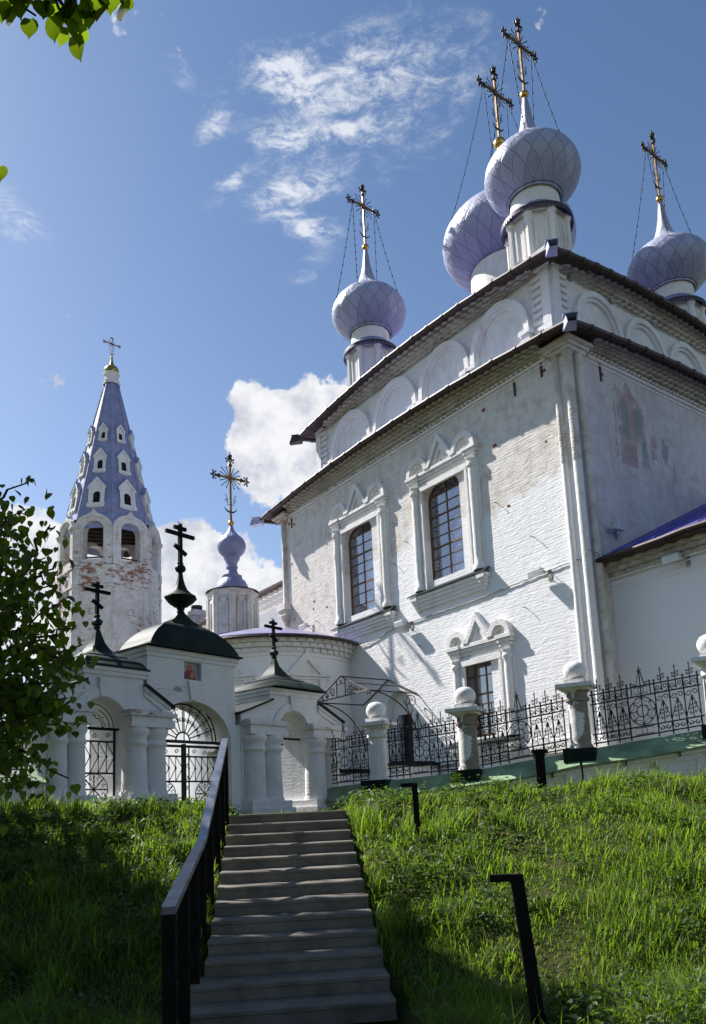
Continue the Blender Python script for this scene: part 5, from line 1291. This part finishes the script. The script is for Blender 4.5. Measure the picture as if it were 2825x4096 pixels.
def floodlight(mp, u, v, label, rz, d0=0.0):
    t_ = thing('floodlight', label, 'floodlight', PC + Matrix.Rotation(CH_RZ, 3, 'Z') @ Vector(mp(u, v, d0)), CH_RZ + rz, 'floodlights fixed to the church walls')
    mb = MB()
    def mq(x, y, z): return (-.24 - x * .9, y, z)
    vs = [mq(x, y, z) for x, z in ((.16, -.11), (-.10, -.05), (-.10, .03), (.12, .10), (.19, .05)) for y in (-.22, .22)]
    mb.add(vs, [(0, 1, 3, 2), (2, 3, 5, 4), (4, 5, 7, 6), (6, 7, 9, 8), (8, 9, 1, 0), (0, 2, 4, 6, 8), (9, 7, 5, 3, 1)])
    mb.box(-.38, -.18, -.225, .225, .085, .10); mb.build('lamp_body', M['lamp'], t_)
    mb = MB(); mb.tube([(0, -.26, .0), (-.24, -.26, 0)], .012, 4); mb.tube([(0, -.26, -.22), (-.22, -.26, -.02)], .012, 4); mb.tube([(-.24, -.27, 0), (-.24, .24, 0)], .012, 4); mb.box(-.02, -.003, -.32, -.2, -.25, .04); mb.build('bracket', M['cable'], t_)
floodlight(WM, 1.55, 6.46, 'white floodlight on the sunlit wall close to the church corner', 0)
floodlight(WM, 7.60, 6.32, 'white floodlight below the right side of the left arched window', 0)
floodlight(WM, 13.7, 7.55, 'white floodlight above the roof of the side chapel', 0)
floodlight(EM, 1.15, 7.50, 'grey floodlight on the shaded wall above the violet apse roof', PI / 2)
floodlight(AM, 2.05, 5.98, 'white floodlight hanging under the brick frieze of the apse', 0)
mb = MB(); pts = []
for i in range(61):
    u = 10.2 - 10.15 * i / 60; v = 6.05 + .30 * sst(10.2 - u, 0, 2.4) + .18 * sst(5 - u, 0, 5) + .015 * math.sin(i * 2.3); pts.append(WM(u, v, .035))
pts += [(-.22, -.2, 6.62), (.2, -.22, 6.60), (.5, -.06, 6.45)]
mb.tube(pts, .018, 4); cb = mb.build('wall_cable', M['cable'], None, loc=PC); cb.rotation_euler.z = CH_RZ
tag(cb, 'grey cable clipped across the sunlit church wall below the big windows', 'cable')

# ------------------------------------------------------------------ handrail and posts
hr = thing('handrail', 'dark steel handrail with flat bar posts left of the steps', 'handrail', (-1.5, 8, 0))
RP = [Vector((-1.845, 11.05, 1.10)), Vector((-1.60, 8.1, -.19)), Vector((-1.245, 5.18, -.545))]
mb = MB(); O = Vector((-1.5, 8, 0))
def railbar(a, b_):
    d = (b_ - a).normalized(); s_ = d.cross(Vector((0, 0, 1))).normalized(); n_ = s_.cross(d)
    vs = [p + s_ * sx * .045 + n_ * sz - O for p in (a, b_) for sx, sz in ((-1, -.05), (1, -.05), (1, 0), (-1, 0))]
    mb.add(vs, [(0, 3, 2, 1), (4, 5, 6, 7), (0, 1, 5, 4), (1, 2, 6, 5), (2, 3, 7, 6), (3, 0, 4, 7)])
railbar(RP[0], RP[1]); railbar(RP[1], RP[2]); mb.build('rail', M['steel_rail'], hr)
for i, yy in enumerate((5.22, 6.15, 7.05, 7.95, 8.8, 9.65, 10.35, 11.0)):
    a, b_ = (RP[2], RP[1]) if yy < 8.1 else (RP[1], RP[0]); t_ = (yy - a.y) / (b_.y - a.y); p = a.lerp(b_, t_)
    zt = p.z - .052; zb = float(ground_z(p.x - .1, p.y)) - .2
    mb = MB(); mb.box(p.x - .042 - O.x, p.x + .042 - O.x, p.y - .02 - O.y, p.y + .02 - O.y, zb, zt); mb.build('post', M['steel_black'], hr)
for (x, y, zt, zb, w_, lean, lb) in ((.715, 10.0, .32, -.6, .036, .012, 'short black post with a bent top beside the top steps'), (2.78, 12.0, .76, -.4, .07, .005, 'wide black post on the bank in front of the retaining wall'), (1.03, 5.4, -.46, -1.75, .042, .10, 'nearest black post with a bent top in the tall grass')):
    t_ = thing('rail_post', lb, 'post', (x, y, zb), 0, 'unfinished rail posts in the right bank'); H = zt - zb
    mb = MB(); vs = []
    for z_, dx in ((0, lean), (H, 0)):
        for sx, sy in ((-1, -1), (1, -1), (1, 1), (-1, 1)): vs.append((dx + sx * w_, sy * .025, z_))
    mb.add(vs, [(0, 3, 2, 1), (4, 5, 6, 7), (0, 1, 5, 4), (1, 2, 6, 5), (2, 3, 7, 6), (3, 0, 4, 7)]); mb.build('upright', M['steel_black'], t_)
    mb = MB(); mb.box(-w_ - .14, -w_ + .004, -.03, .03, H - .045, H + .004) if w_ < .07 else mb.box(-.11, .125, -.05, .03, H, H + .045); mb.build('top_bracket', M['steel_black'], t_)

# ------------------------------------------------------------------ vegetation
def clear_right(P):
    """clumps whose shadow would fall on the sunny right bank are not grown"""
    k_ = (P[:, 2] + 1.1) / SUN.z; sx = P[:, 0] - SUN.x * k_; sy = P[:, 1] - SUN.y * k_
    return ~((sx > 1.0 + .5 * np.sin(sy * 2.3)) & (sy > 2.0) & (sy < 12))
def leaf_shape():
    """heart-shaped linden leaf, 1 long, folded along the midrib; verts and faces"""
    out = [(0, .0), (.20, -.06), (.40, .06), (.48, .28), (.42, .52), (.26, .74), (.08, .92), (.0, 1.08)]
    vs = [(0, 0, 0), (0, .35, .0), (0, .7, -.03), (0, 1.10, -.14)]
    for s_ in (-1, 1):
        for x, y in out[1:7]: vs.append((s_ * x, y, .10 * x - .10 * y * y - .03))
    fs = []
    for k, o in ((0, 4), (1, 10)):
        f_ = [(0, o, o + 1, 1), (1, o + 1, o + 2, o + 3), (1, o + 3, o + 4, 2), (2, o + 4, o + 5, 3)]
        fs += [tuple(reversed(q)) if k else q for q in f_]
    return np.array(vs, float), np.array(fs, np.int32)
LV, LF = leaf_shape()
def scatter(P, size, yaw, droop, roll, tint, V, F):
    """place copies of a small mesh: droop tips it downwards"""
    n = len(P); cy, sy = np.cos(yaw), np.sin(yaw); cd, sd = np.cos(droop), np.sin(droop); cr, sr = np.cos(roll), np.sin(roll)
    X = V[None, :, 0] * cr[:, None] + V[None, :, 2] * sr[:, None]; Z = -V[None, :, 0] * sr[:, None] + V[None, :, 2] * cr[:, None]; Y = np.broadcast_to(V[None, :, 1], X.shape)
    Y2 = Y * cd[:, None] + Z * sd[:, None]; Z2 = -Y * sd[:, None] + Z * cd[:, None]
    X3 = X * cy[:, None] - Y2 * sy[:, None]; Y3 = X * sy[:, None] + Y2 * cy[:, None]
    W_ = np.stack([X3, Y3, Z2], -1) * size[:, None, None] + P[:, None, :]
    FF = F[None] + (np.arange(n) * len(V))[:, None, None]
    return W_.reshape(-1, 3), FF.reshape(-1, F.shape[1]), np.repeat(tint, len(V))
def project(P):
    c = P @ np.array(CAM_M)   # rows: camera coordinates (M transposed times P)
    zz = np.maximum(-c[:, 2], 1e-6)
    return (1412.5 + 3140 * c[:, 0] / zz) / 1.77, (2717 - 3140 * c[:, 1] / zz) / 1.77, -c[:, 2]
def mesh_obj(name, data, m_, parent=None):
    me = np_mesh(name, data[0], data[1], m_, data[2]); o = bpy.data.objects.new(name, me); COL.objects.link(o)
    if parent is not None: o.parent = parent
    return o
def unproject(px, py, Y):
    v = CAM_M @ Vector((px * 1.77 - 1412.5, -(py * 1.77 - 2717.0), -3140.0)); return v * (Y / v.y)

lt = thing('linden_tree', 'leafy linden tree reaching in from the left edge of the photo', 'tree', (-7.8, 8.6, float(ground_z(-7.8, 8.6))))
LO = np.array(lt.location)
# crown of leaf clumps round a skeleton of limbs
tr = MB(); limbs = []
trunk = [Vector((0, 0, -.3)), Vector((.1, 0, 1.6)), Vector((.0, -.1, 3.4)), Vector((.2, .1, 6.2)), Vector((.1, 0, 9.6))]
tr.tube(trunk, [.34, .27, .22, .14, .04], 10)
for i in range(34):
    h = random.uniform(2.2, 8.8); a = random.uniform(0, 2 * PI); L = random.uniform(2.6, 4.6) * (1 - .5 * (h / 9.6) ** 2)
    b0 = Vector((.05, 0, h)); dirv = Vector((math.cos(a), math.sin(a), random.uniform(.15, .55)))
    pts = [b0 + dirv * L * q / 4 + Vector((random.uniform(-.15, .15), random.uniform(-.15, .15), -.22 * (q / 4) ** 2 * L * .5)) for q in range(5)]
    limbs.append(pts)
# long limbs that carry the foliage seen in the photo
reach = [((-2.75, 5.0, 2.3), 3.2), ((-2.6, 4.9, 1.5), 2.6), ((-2.5, 4.8, 1.0), 2.4), ((-2.5, 4.7, .45), 2.0), ((-1.55, 2.6, 3.35), 4.3)]
for e, h in reach:
    b0 = Vector((.05, 0, h)); e = Vector(e) - Vector(LO); pts = [b0.lerp(e, q / 6) + Vector((0, 0, .5 * math.sin(PI * q / 6) + random.uniform(-.08, .08))) for q in range(6)] + [e]; limbs.append(pts)
def in_view(pts):
    x_, y_, d_ = project(np.array([tuple(p) for p in pts]) + LO); return bool(((d_ > 0) & (x_ > -40) & (x_ < 1640) & (y_ > -60) & (y_ < 2360)).any())
limbs = [p for p in limbs if not in_view(p)]; n_own = len(limbs)
for pts in limbs: tr.tube(pts, [.085 * (1 - q / (len(pts) - 1)) + .012 for q in range(len(pts))], 6)
tro = tr.build('trunk', M['bark'], lt, smooth=60)
cl = []
for pts in limbs:
    for q in range(5):
        for _ in range(5): cl.append(pts[q].lerp(pts[min(4, q + 1)], random.random()) + Vector((random.gauss(0, .35), random.gauss(0, .35), random.gauss(0, .35))))
for _ in range(120): cl.append(Vector((random.gauss(0, 1.6), random.gauss(0, 1.6), random.uniform(2.6, 9.2))))
cl = np.array([tuple(c) for c in cl]) + LO
n = 24; P = np.repeat(cl, n, 0) + rng.normal(0, .26, (len(cl) * n, 3))
px, py, dp = project(P)
# visible lobes of foliage: the crown's outline against the tower and the sky
edge_y = np.array([950, 1030, 1050, 1100, 1150, 1180, 1250, 1330, 1380, 1450, 1520, 1570, 1640, 1700, 1780, 1830])
edge_x = np.array([-60, -20, 0, 0, 0, 0, 10, 30, 50, 60, 60, 60, 40, 20, 0, -40])
vis = (dp > 0) & (px > -40) & (py > -60) & (py < 2330)
dl = P - np.array((-1.0, 2.6, 2.7)); tl = dl @ np.array(SUN)
keep = (~vis | ((px < np.interp(py, edge_y, edge_x, -60, -60)))) & ((np.linalg.norm(dl - tl[:, None] * np.array(SUN), axis=1) > .9) | (tl < .3)) & clear_right(P)
P = P[keep]; k = len(P)
crown = scatter(P, rng.uniform(.11, .17, k), rng.uniform(0, 2 * PI, k), rng.uniform(.2, 1.3, k), rng.normal(0, .5, k), rng.random(k), LV, LF)
# the sprays that are seen leaf by leaf
sp = []; tw = MB()
def lit_path(P, o=(-1.0, 2.6, 2.7), r0=.9):
    """true where a clump does not stand between the sun and the hanging spray"""
    d = P - np.array(o); t_ = d @ np.array(SUN); return (np.linalg.norm(d - t_[:, None] * np.array(SUN), axis=1) > r0) | (t_ < .3)
def spray(px0, py0, px1, py1, Y0, Y1, n_, spread, leafsize, hang=1.0):
    a, b_ = unproject(px0, py0, Y0), unproject(px1, py1, Y1); pts = []
    for q in range(8):
        p = a.lerp(b_, q / 7) + Vector((random.gauss(0, .02), random.gauss(0, .02), -.05 * (q / 7) ** 2)); pts.append(p)
    tw.tube([p - Vector(LO) for p in pts], [.012 * (1 - q / 8) + .003 for q in range(8)], 4)
    for i in range(n_):
        t_ = (i + random.random()) / n_; q = min(6, int(t_ * 7)); p = pts[q].lerp(pts[q + 1], t_ * 7 - q)
        sp.append((p.x + random.gauss(0, spread), p.y + random.gauss(0, spread * 1.5), p.z + random.gauss(0, spread * .8) - .02, leafsize * random.uniform(.65, 1.15), random.uniform(0, 2 * PI), random.uniform(.5, 1.5) * hang, random.gauss(0, .45)))
for (x0, y0, x1, y1, n_) in ((-60, 1180, 62, 1065, 16), (-60, 1250, 60, 1130, 18), (-40, 1380, 100, 1240, 24), (60, 1290, 118, 1165, 14), (-60, 1420, 118, 1300, 34), (-60, 1500, 150, 1330, 36), (20, 1480, 165, 1400, 26), (-60, 1560, 175, 1440, 40), (-60, 1600, 165, 1560, 40), (-60, 1640, 120, 1620, 34), (-60, 1560, 140, 1525, 36), (40, 1590, 150, 1585, 18), (-60, 1650, 100, 1700, 26), (-20, 1650, 150, 1740, 16), (-60, 1690, 45, 1770, 18), (-80, 1780, 5, 1850, 8), (60, 1330, 135, 1250, 12), (60, 1450, 160, 1500, 14)):
    spray(x0, y0, x1, y1, random.uniform(4.6, 5.4), random.uniform(4.4, 5.0), int(n_ * 2.7), .06, .060)
for _ in range(78):     # inner mass at the picture's left
    y0 = random.uniform(1120, 1700); x0 = random.uniform(-90, float(np.interp(y0, [1100, 1200, 1300, 1400, 1500, 1600, 1660, 1700], [10, 25, 60, 90, 110, 110, 60, 30])))
    spray(x0 - 60, y0 + 50, x0 + 10, y0, random.uniform(5.0, 5.8), random.uniform(4.8, 5.5), 27, .12, .056)
tw_left = tw; tw = MB()
for (x0, y0, x1, y1, n_) in ((-40, -120, 60, -5, 8), (20, -110, 160, 8, 11), (60, -140, 205, 5, 9), (150, -140, 235, -10, 5), (100, -90, 150, 20, 6)):
    spray(x0, y0, x1, y1, 2.75, 2.6, n_, .018, .095, .9)
for px_, py_, sz in ((25, 15, .10), (62, 45, .075), (95, 5, .09), (115, 38, .10), (150, 10, .10), (172, 12, .115), (172, 52, .095), (200, 30, .075), (210, -15, .11), (275, 10, .09), (283, -5, .06), (45, -5, .1), (240, -20, .1), (-3, 378, .06), (-2, 5, .09)):
    p = unproject(px_ + 4, py_ - 2, 2.62); sp.append((p.x, p.y, p.z, sz, random.uniform(-.5, .5), random.uniform(1.25, 1.6), random.gauss(0, .25)))
sp = np.array(sp); k = len(sp)
spr = scatter(sp[:, :3], sp[:, 3], sp[:, 4], sp[:, 5], sp[:, 6], rng.random(k), LV, LF)
off = len(crown[0])
allc = (np.concatenate([crown[0], spr[0]]) - LO, np.concatenate([crown[1], spr[1] + off]), np.concatenate([crown[2], spr[2]]))
mesh_obj('crown', allc, M['leaf'], lt)
tw_left.build('twigs', M['bark'], lt); tw.build('hanging_twigs', M['bark'], lt)

# a taller tree further left, out of frame, that shades the steps and the near bank
t2 = thing('tall_tree', 'tall dense tree standing left of the photo, shading the steps', 'tree', (-10.8, 12.2, .0))
L2 = np.array(t2.location); tk = MB(); tk.tube([(0, 0, -.4), (.1, 0, 3), (-.1, .1, 7), (.1, 0, 11.4)], [.45, .36, .26, .05], 10)
cl2 = []
for i in range(48):
    h = random.uniform(3.2, 11.6); a = random.uniform(0, 2 * PI); L = random.uniform(2.2, 4.1) * math.sin(PI * min(1, (h - 1.0) / 12.5)) ** .6
    b0 = Vector((0, 0, h)); e = b0 + Vector((math.cos(a) * L, math.sin(a) * L, random.uniform(.2, 1.4))); lp = [b0.lerp(e, q / 5) + Vector((0, 0, .2 * math.sin(PI * q / 5))) for q in range(6)]
    if not in_view([p + t2.location - lt.location for p in lp]): tk.tube(lp, [.10 - .016 * q for q in range(6)], 5)
    for q in range(26): p = b0.lerp(e, random.uniform(.25, 1.05)); cl2.append((p.x + random.gauss(0, .42), p.y + random.gauss(0, .42), p.z + random.gauss(0, .40)))
tk.build('trunk', M['bark'], t2, smooth=60)
cl2 = np.array(cl2); n = 18; P = np.repeat(cl2, n, 0) + rng.normal(0, .27, (len(cl2) * n, 3)); k = len(P)
px, py, dp = project(P + L2); P = P[~((dp > 0) & (px > -60) & (py > -80) & (py < 2400)) & lit_path(P + L2) & clear_right(P + L2)]; k = len(P)
mesh_obj('crown', scatter(P, rng.uniform(.14, .22, k), rng.uniform(0, 2 * PI, k), rng.uniform(.1, 1.2, k), rng.normal(0, .5, k), rng.random(k), LV, LF), M['leaf'], t2)

t3 = thing('broad_tree', 'broad tree standing behind the viewpoint whose canopy hangs over the foot of the steps', 'tree', (-3.6, -1.6, -1.6))
L3 = np.array(t3.location); tk = MB(); tk.tube([(0, 0, -.4), (.1, 0, 2.5), (-.1, .1, 6), (.1, 0, 11)], [.42, .34, .24, .05], 10); cl3 = []
for i in range(64):
    h = random.uniform(5.2, 10.5); a = random.uniform(0, 2 * PI); L = random.uniform(2.5, 7.2); b0 = Vector((0, 0, h - 1)); e = Vector((math.cos(a) * L + 1.2, math.sin(a) * L * .85 + 1.8, h))
    lp = [b0.lerp(e, q / 5) + Vector((0, 0, .3 * math.sin(PI * q / 5))) for q in range(6)]
    if not in_view([p + t3.location - lt.location for p in lp]): tk.tube(lp, [.10 - .016 * q for q in range(6)], 5)
    for q in range(24): p = b0.lerp(e, random.uniform(.25, 1.05)); cl3.append((p.x + random.gauss(0, .5), p.y + random.gauss(0, .5), p.z + random.gauss(0, .35)))
tk.build('trunk', M['bark'], t3, smooth=60)
cl3 = np.array(cl3); n = 24; P = np.repeat(cl3, n, 0) + rng.normal(0, .28, (len(cl3) * n, 3))
px, py, dp = project(P + L3); P = P[~((dp > 0) & (px > -220) & (px < 1820) & (py > -360) & (py < 2400)) & lit_path(P + L3) & clear_right(P + L3)]; k = len(P)
mesh_obj('crown', scatter(P, rng.uniform(.18, .28, k), rng.uniform(0, 2 * PI, k), rng.uniform(.1, 1.2, k), rng.normal(0, .5, k), rng.random(k), LV, LF), M['leaf'], t3)

# grass: tens of thousands of bent blades on the banks
BV = np.array([(-.5, 0, 0), (.5, 0, 0), (-.42, .10, .36), (.42, .10, .36), (-.28, .30, .68), (.28, .30, .68), (0, .62, .92)], float)
BF4 = np.array([(0, 1, 3, 2), (2, 3, 5, 4), (4, 5, 6, 6)], np.int32)
def blades(P, h, wd, tint):
    n = len(P); yaw = rng.uniform(0, 2 * PI, n); bend = rng.uniform(.2, 1.9, n) * rng.choice([1, 1, 1, 1.6], n)
    V = np.broadcast_to(BV[None], (n, 7, 3)).copy()
    V[:, :, 0] *= wd[:, None]; V[:, :, 1] *= (h * bend)[:, None] * .8; V[:, :, 2] *= h[:, None]
    V[:, 6, 2] -= (h * np.clip(bend - .8, 0, 1) * .35); 
    c, s_ = np.cos(yaw)[:, None], np.sin(yaw)[:, None]
    W_ = np.stack([V[:, :, 0] * c - V[:, :, 1] * s_, V[:, :, 0] * s_ + V[:, :, 1] * c, V[:, :, 2]], -1) + P[:, None, :]
    F = np.concatenate([BF4[:2]], 0)
    FF = (F[None] + (np.arange(n) * 7)[:, None, None]).reshape(-1, 4)
    T = (np.array([[4, 5, 6]])[None] + (np.arange(n) * 7)[:, None, None]).reshape(-1, 3)
    return W_.reshape(-1, 3), FF, T, np.repeat(tint, 7)
def vnoise(x, y, s, seed):
    g_ = np.random.default_rng(seed).random((64, 64)); xs, ys = x / s, y / s
    xi, yi = np.floor(xs).astype(int), np.floor(ys).astype(int); fx, fy = xs - xi, ys - yi
    fx, fy = fx * fx * (3 - 2 * fx), fy * fy * (3 - 2 * fy)
    q = lambda a, b_: g_[a % 64, b_ % 64]
    return (q(xi, yi) * (1 - fx) + q(xi + 1, yi) * fx) * (1 - fy) + (q(xi, yi + 1) * (1 - fx) + q(xi + 1, yi + 1) * fx) * fy
def field(name, label, n_try, x0, x1, y0, y1, hs):
    # more blades per square metre close to the viewer
    u = rng.random(n_try); y = y0 * (y1 / y0) ** u; x = rng.uniform(x0, x1, n_try)
    sc_ = stair_c(y); side = np.abs(x - sc_)
    lim = np.clip(.47 * y + 1.0, 0, 50)
    # not on the steps, nor behind the walls
    fx = np.array([p.x for p in FP]); fy = np.array([p.y for p in FP])
    back = np.where(x > -1.0, np.interp(x, fx, fy) - .55, 15.3 + (x + 6.0) * 1.2 - .45)
    ok = ((side > .80) | (y > 13.2)) & (np.abs(x) < lim) & (y < back) & ~((side < .92) & (y < 7.2))
    ok &= ~((side < 1.3) & (y > 12.2) & (rng.random(n_try) < .85))
    ok &= rng.random(n_try) < np.clip(1.15 - .55 * (vnoise(x, y, .55, 3) > .70) - .35 * (vnoise(x, y, .28, 4) > .62), 0, 1)
    x, y = x[ok], y[ok]; k = len(x)
    z = ground_z(x, y); clump = vnoise(x + 9, y + 4, .35, 5) ; big = vnoise(x + 3, y, 1.7, 8)
    h = (hs * (.28 + 1.15 * clump ** 1.6) * (.65 + .7 * big) * rng.uniform(.5, 1.3, k)) * np.where(rng.random(k) < .07, rng.uniform(1.4, 2.1, k), 1.0)
    nearst = np.abs(np.abs(x - stair_c(y)) - .8) < .35
    h = np.where(nearst & (x > stair_c(y)), h * 1.1, h); h = np.where(nearst & (x < stair_c(y)), h * .75, h)
    h = np.where((np.abs(x + .9) < 1.4) & (y > 11.5), h * .45, h)
    h = h * (1 - .35 * sst(y, 12, 15))
    wd = (.0042 + .00075 * y) * rng.uniform(.7, 1.5, k)
    t_ = np.clip(.25 * vnoise(x, y, .9, 12) + .25 * vnoise(x, y, .22, 13) + .62 * rng.random(k) - .08, 0, 1)
    t_ = np.where((rng.random(k) < .03 + .13 * (vnoise(x, y, .6, 31) > .74)), 1.1, t_); h = np.where(t_ > 1.05, h * .75, h)
    W_, F4, F3, T = blades(np.stack([x, y, z - .02], -1), h, wd, t_)
    me = bpy.data.meshes.new(name); nf = len(F4) + len(F3)
    me.vertices.add(len(W_)); me.vertices.foreach_set('co', W_.astype(np.float32).ravel())
    me.loops.add(F4.size + F3.size); me.loops.foreach_set('vertex_index', np.concatenate([F4.ravel(), F3.ravel()]).astype(np.int32))
    ls = np.concatenate([np.arange(len(F4)) * 4, F4.size + np.arange(len(F3)) * 3]).astype(np.int32)
    me.polygons.add(nf); me.polygons.foreach_set('loop_start', ls)
    try: me.polygons.foreach_set('loop_total', np.concatenate([np.full(len(F4), 4), np.full(len(F3), 3)]).astype(np.int32))
    except Exception: pass
    me.materials.append(M['grass']); at = me.attributes.new('tint', 'FLOAT', 'POINT'); at.data.foreach_set('value', T.astype(np.float32)); me.update(calc_edges=True)
    o = bpy.data.objects.new(name, me); COL.objects.link(o); o['kind'] = 'stuff'; tag(o, label, 'grass'); return o
field('meadow_grass', 'long green grass covering both banks beside the steps', 540000, -10.5, 11.5, 3.3, 21.5, .215)
# low broad-leaved weeds among the grass
WV = np.array([(0, 0, 0), (.22, .25, .05), (.26, .55, .05), (0, 1.0, -.12), (-.26, .55, .05), (-.22, .25, .05)], float); WF = np.array([(0, 1, 2, 3), (0, 3, 4, 5)], np.int32)
n = 14000; y = 3.6 * (16 / 3.6) ** rng.random(n); x = rng.uniform(-8, 9, n); cen = vnoise(x, y, .8, 21)
ok = (cen > .50) & (np.abs(x - stair_c(y)) > .95) & (np.abs(x) < .47 * y + 1); x, y = x[ok], y[ok]; k = len(x); m_ = 7
Pw = np.repeat(np.stack([x, y, ground_z(x, y) + rng.uniform(.03, .20, k)], -1), m_, 0) + rng.normal(0, .035, (k * m_, 3)); kk = k * m_
wdat = scatter(Pw, rng.uniform(.035, .085, kk), rng.uniform(0, 2 * PI, kk), rng.uniform(-.5, .7, kk), rng.normal(0, .3, kk), rng.random(kk), WV, WF)
wo_ = mesh_obj('ground_weeds', wdat, M['weed']); wo_['kind'] = 'stuff'; tag(wo_, 'broad-leaved green weeds growing among the bank grass', 'weeds')
# shrub seen through the left wicket
sh = thing('shrub', 'small leafy green shrub seen through the left side portal', 'shrub', GA + Matrix.Rotation(GRZ, 3, 'Z') @ Vector((1.62, 2.4, .1)))
n = 900; q = rng.normal(0, 1, (n, 3)); q /= np.linalg.norm(q, axis=1)[:, None]; q *= (rng.random(n) ** .5)[:, None]; Ps = q * np.array([.5, .5, .6]) + np.array([0, 0, .55])
mesh_obj('foliage', scatter(Ps, rng.uniform(.07, .12, n), rng.uniform(0, 2 * PI, n), rng.uniform(-.2, 1.2, n), rng.normal(0, .5, n), rng.random(n), LV, LF), M['leaf'], sh)
mb = MB()
for i in range(7): a = i * .9; mb.tube([(0, 0, -.3), (.15 * math.cos(a), .15 * math.sin(a), .4), (.35 * math.cos(a), .35 * math.sin(a), .9)], [.02, .014, .005], 4)
mb.build('stem', M['bark'], sh)
# daisies and a feathery weed at the foot of the wall
def daisy(x, y, hgt, label):
    z = float(ground_z(x, y)); t_ = thing('daisy', label, 'flower', (x, y, z), random.uniform(0, 6), 'white daisies on the right bank')
    mb = MB(); mb.tube([(0, 0, 0), (.02, .01, hgt * .5), (.03, -.02, hgt)], .004, 4); mb.build('stem', M['weed'], t_)
    mb = MB()
    for i in range(13):
        a = 2 * PI * i / 13; c, s_ = math.cos(a), math.sin(a); T = lambda r, w_: (.03 + r * c - w_ * s_, -.02 - .012 + r * s_ * .5 + w_ * c * .5, hgt + (r * s_ + w_ * c) * .86)
        mb.add([T(.008, -.006), T(.04, -.009), T(.05, 0), T(.04, .009), T(.008, .006)], [(0, 1, 2, 3, 4)])
    mb.build('petals', M['petal'], t_)
    mb = MB(); mb.ball((.03, -.036, hgt + .0), .013, 8); mb.build('flower_centre', M['pollen'], t_)
for x, y, hh, lb in ((2.28, 14.5, .36, 'lowest and leftmost of the white daisies'), (2.52, 14.6, .46, 'white daisy standing tallest before the retaining wall'), (3.9, 13.4, .33, 'white daisy low in the grass right of the wide black post'), (1.35, 13.8, .30, 'white daisy nearest the top of the steps')):
    daisy(x, y, hh, lb)
for x, y, hh, lb in ((1.75, 14.2, .62, 'feathery pale green weed in front of the wall beside the bent post'), (5.1, 13.6, .50, 'feathery green weed on the crest of the right bank')):
    t_ = thing('tall_weed', lb, 'weed', (x, y, float(ground_z(x, y)))); mb = MB(); mb.tube([(0, 0, -.05), (.02, 0, hh)], [.006, .003], 4); mb.build('stem', M['weed'], t_)
    n = 260; tt = rng.random(n); Pf = np.stack([rng.normal(0, 1, n) * .16 * (1.1 - tt), rng.normal(0, 1, n) * .16 * (1.1 - tt), .1 + tt * hh], -1)
    mesh_obj('leaves', scatter(Pf, rng.uniform(.04, .09, n), rng.uniform(0, 2 * PI, n), rng.uniform(-.9, .3, n), rng.normal(0, .3, n), rng.random(n), WV * np.array([.25, 1, 1]), WF), M['weed'], t_)
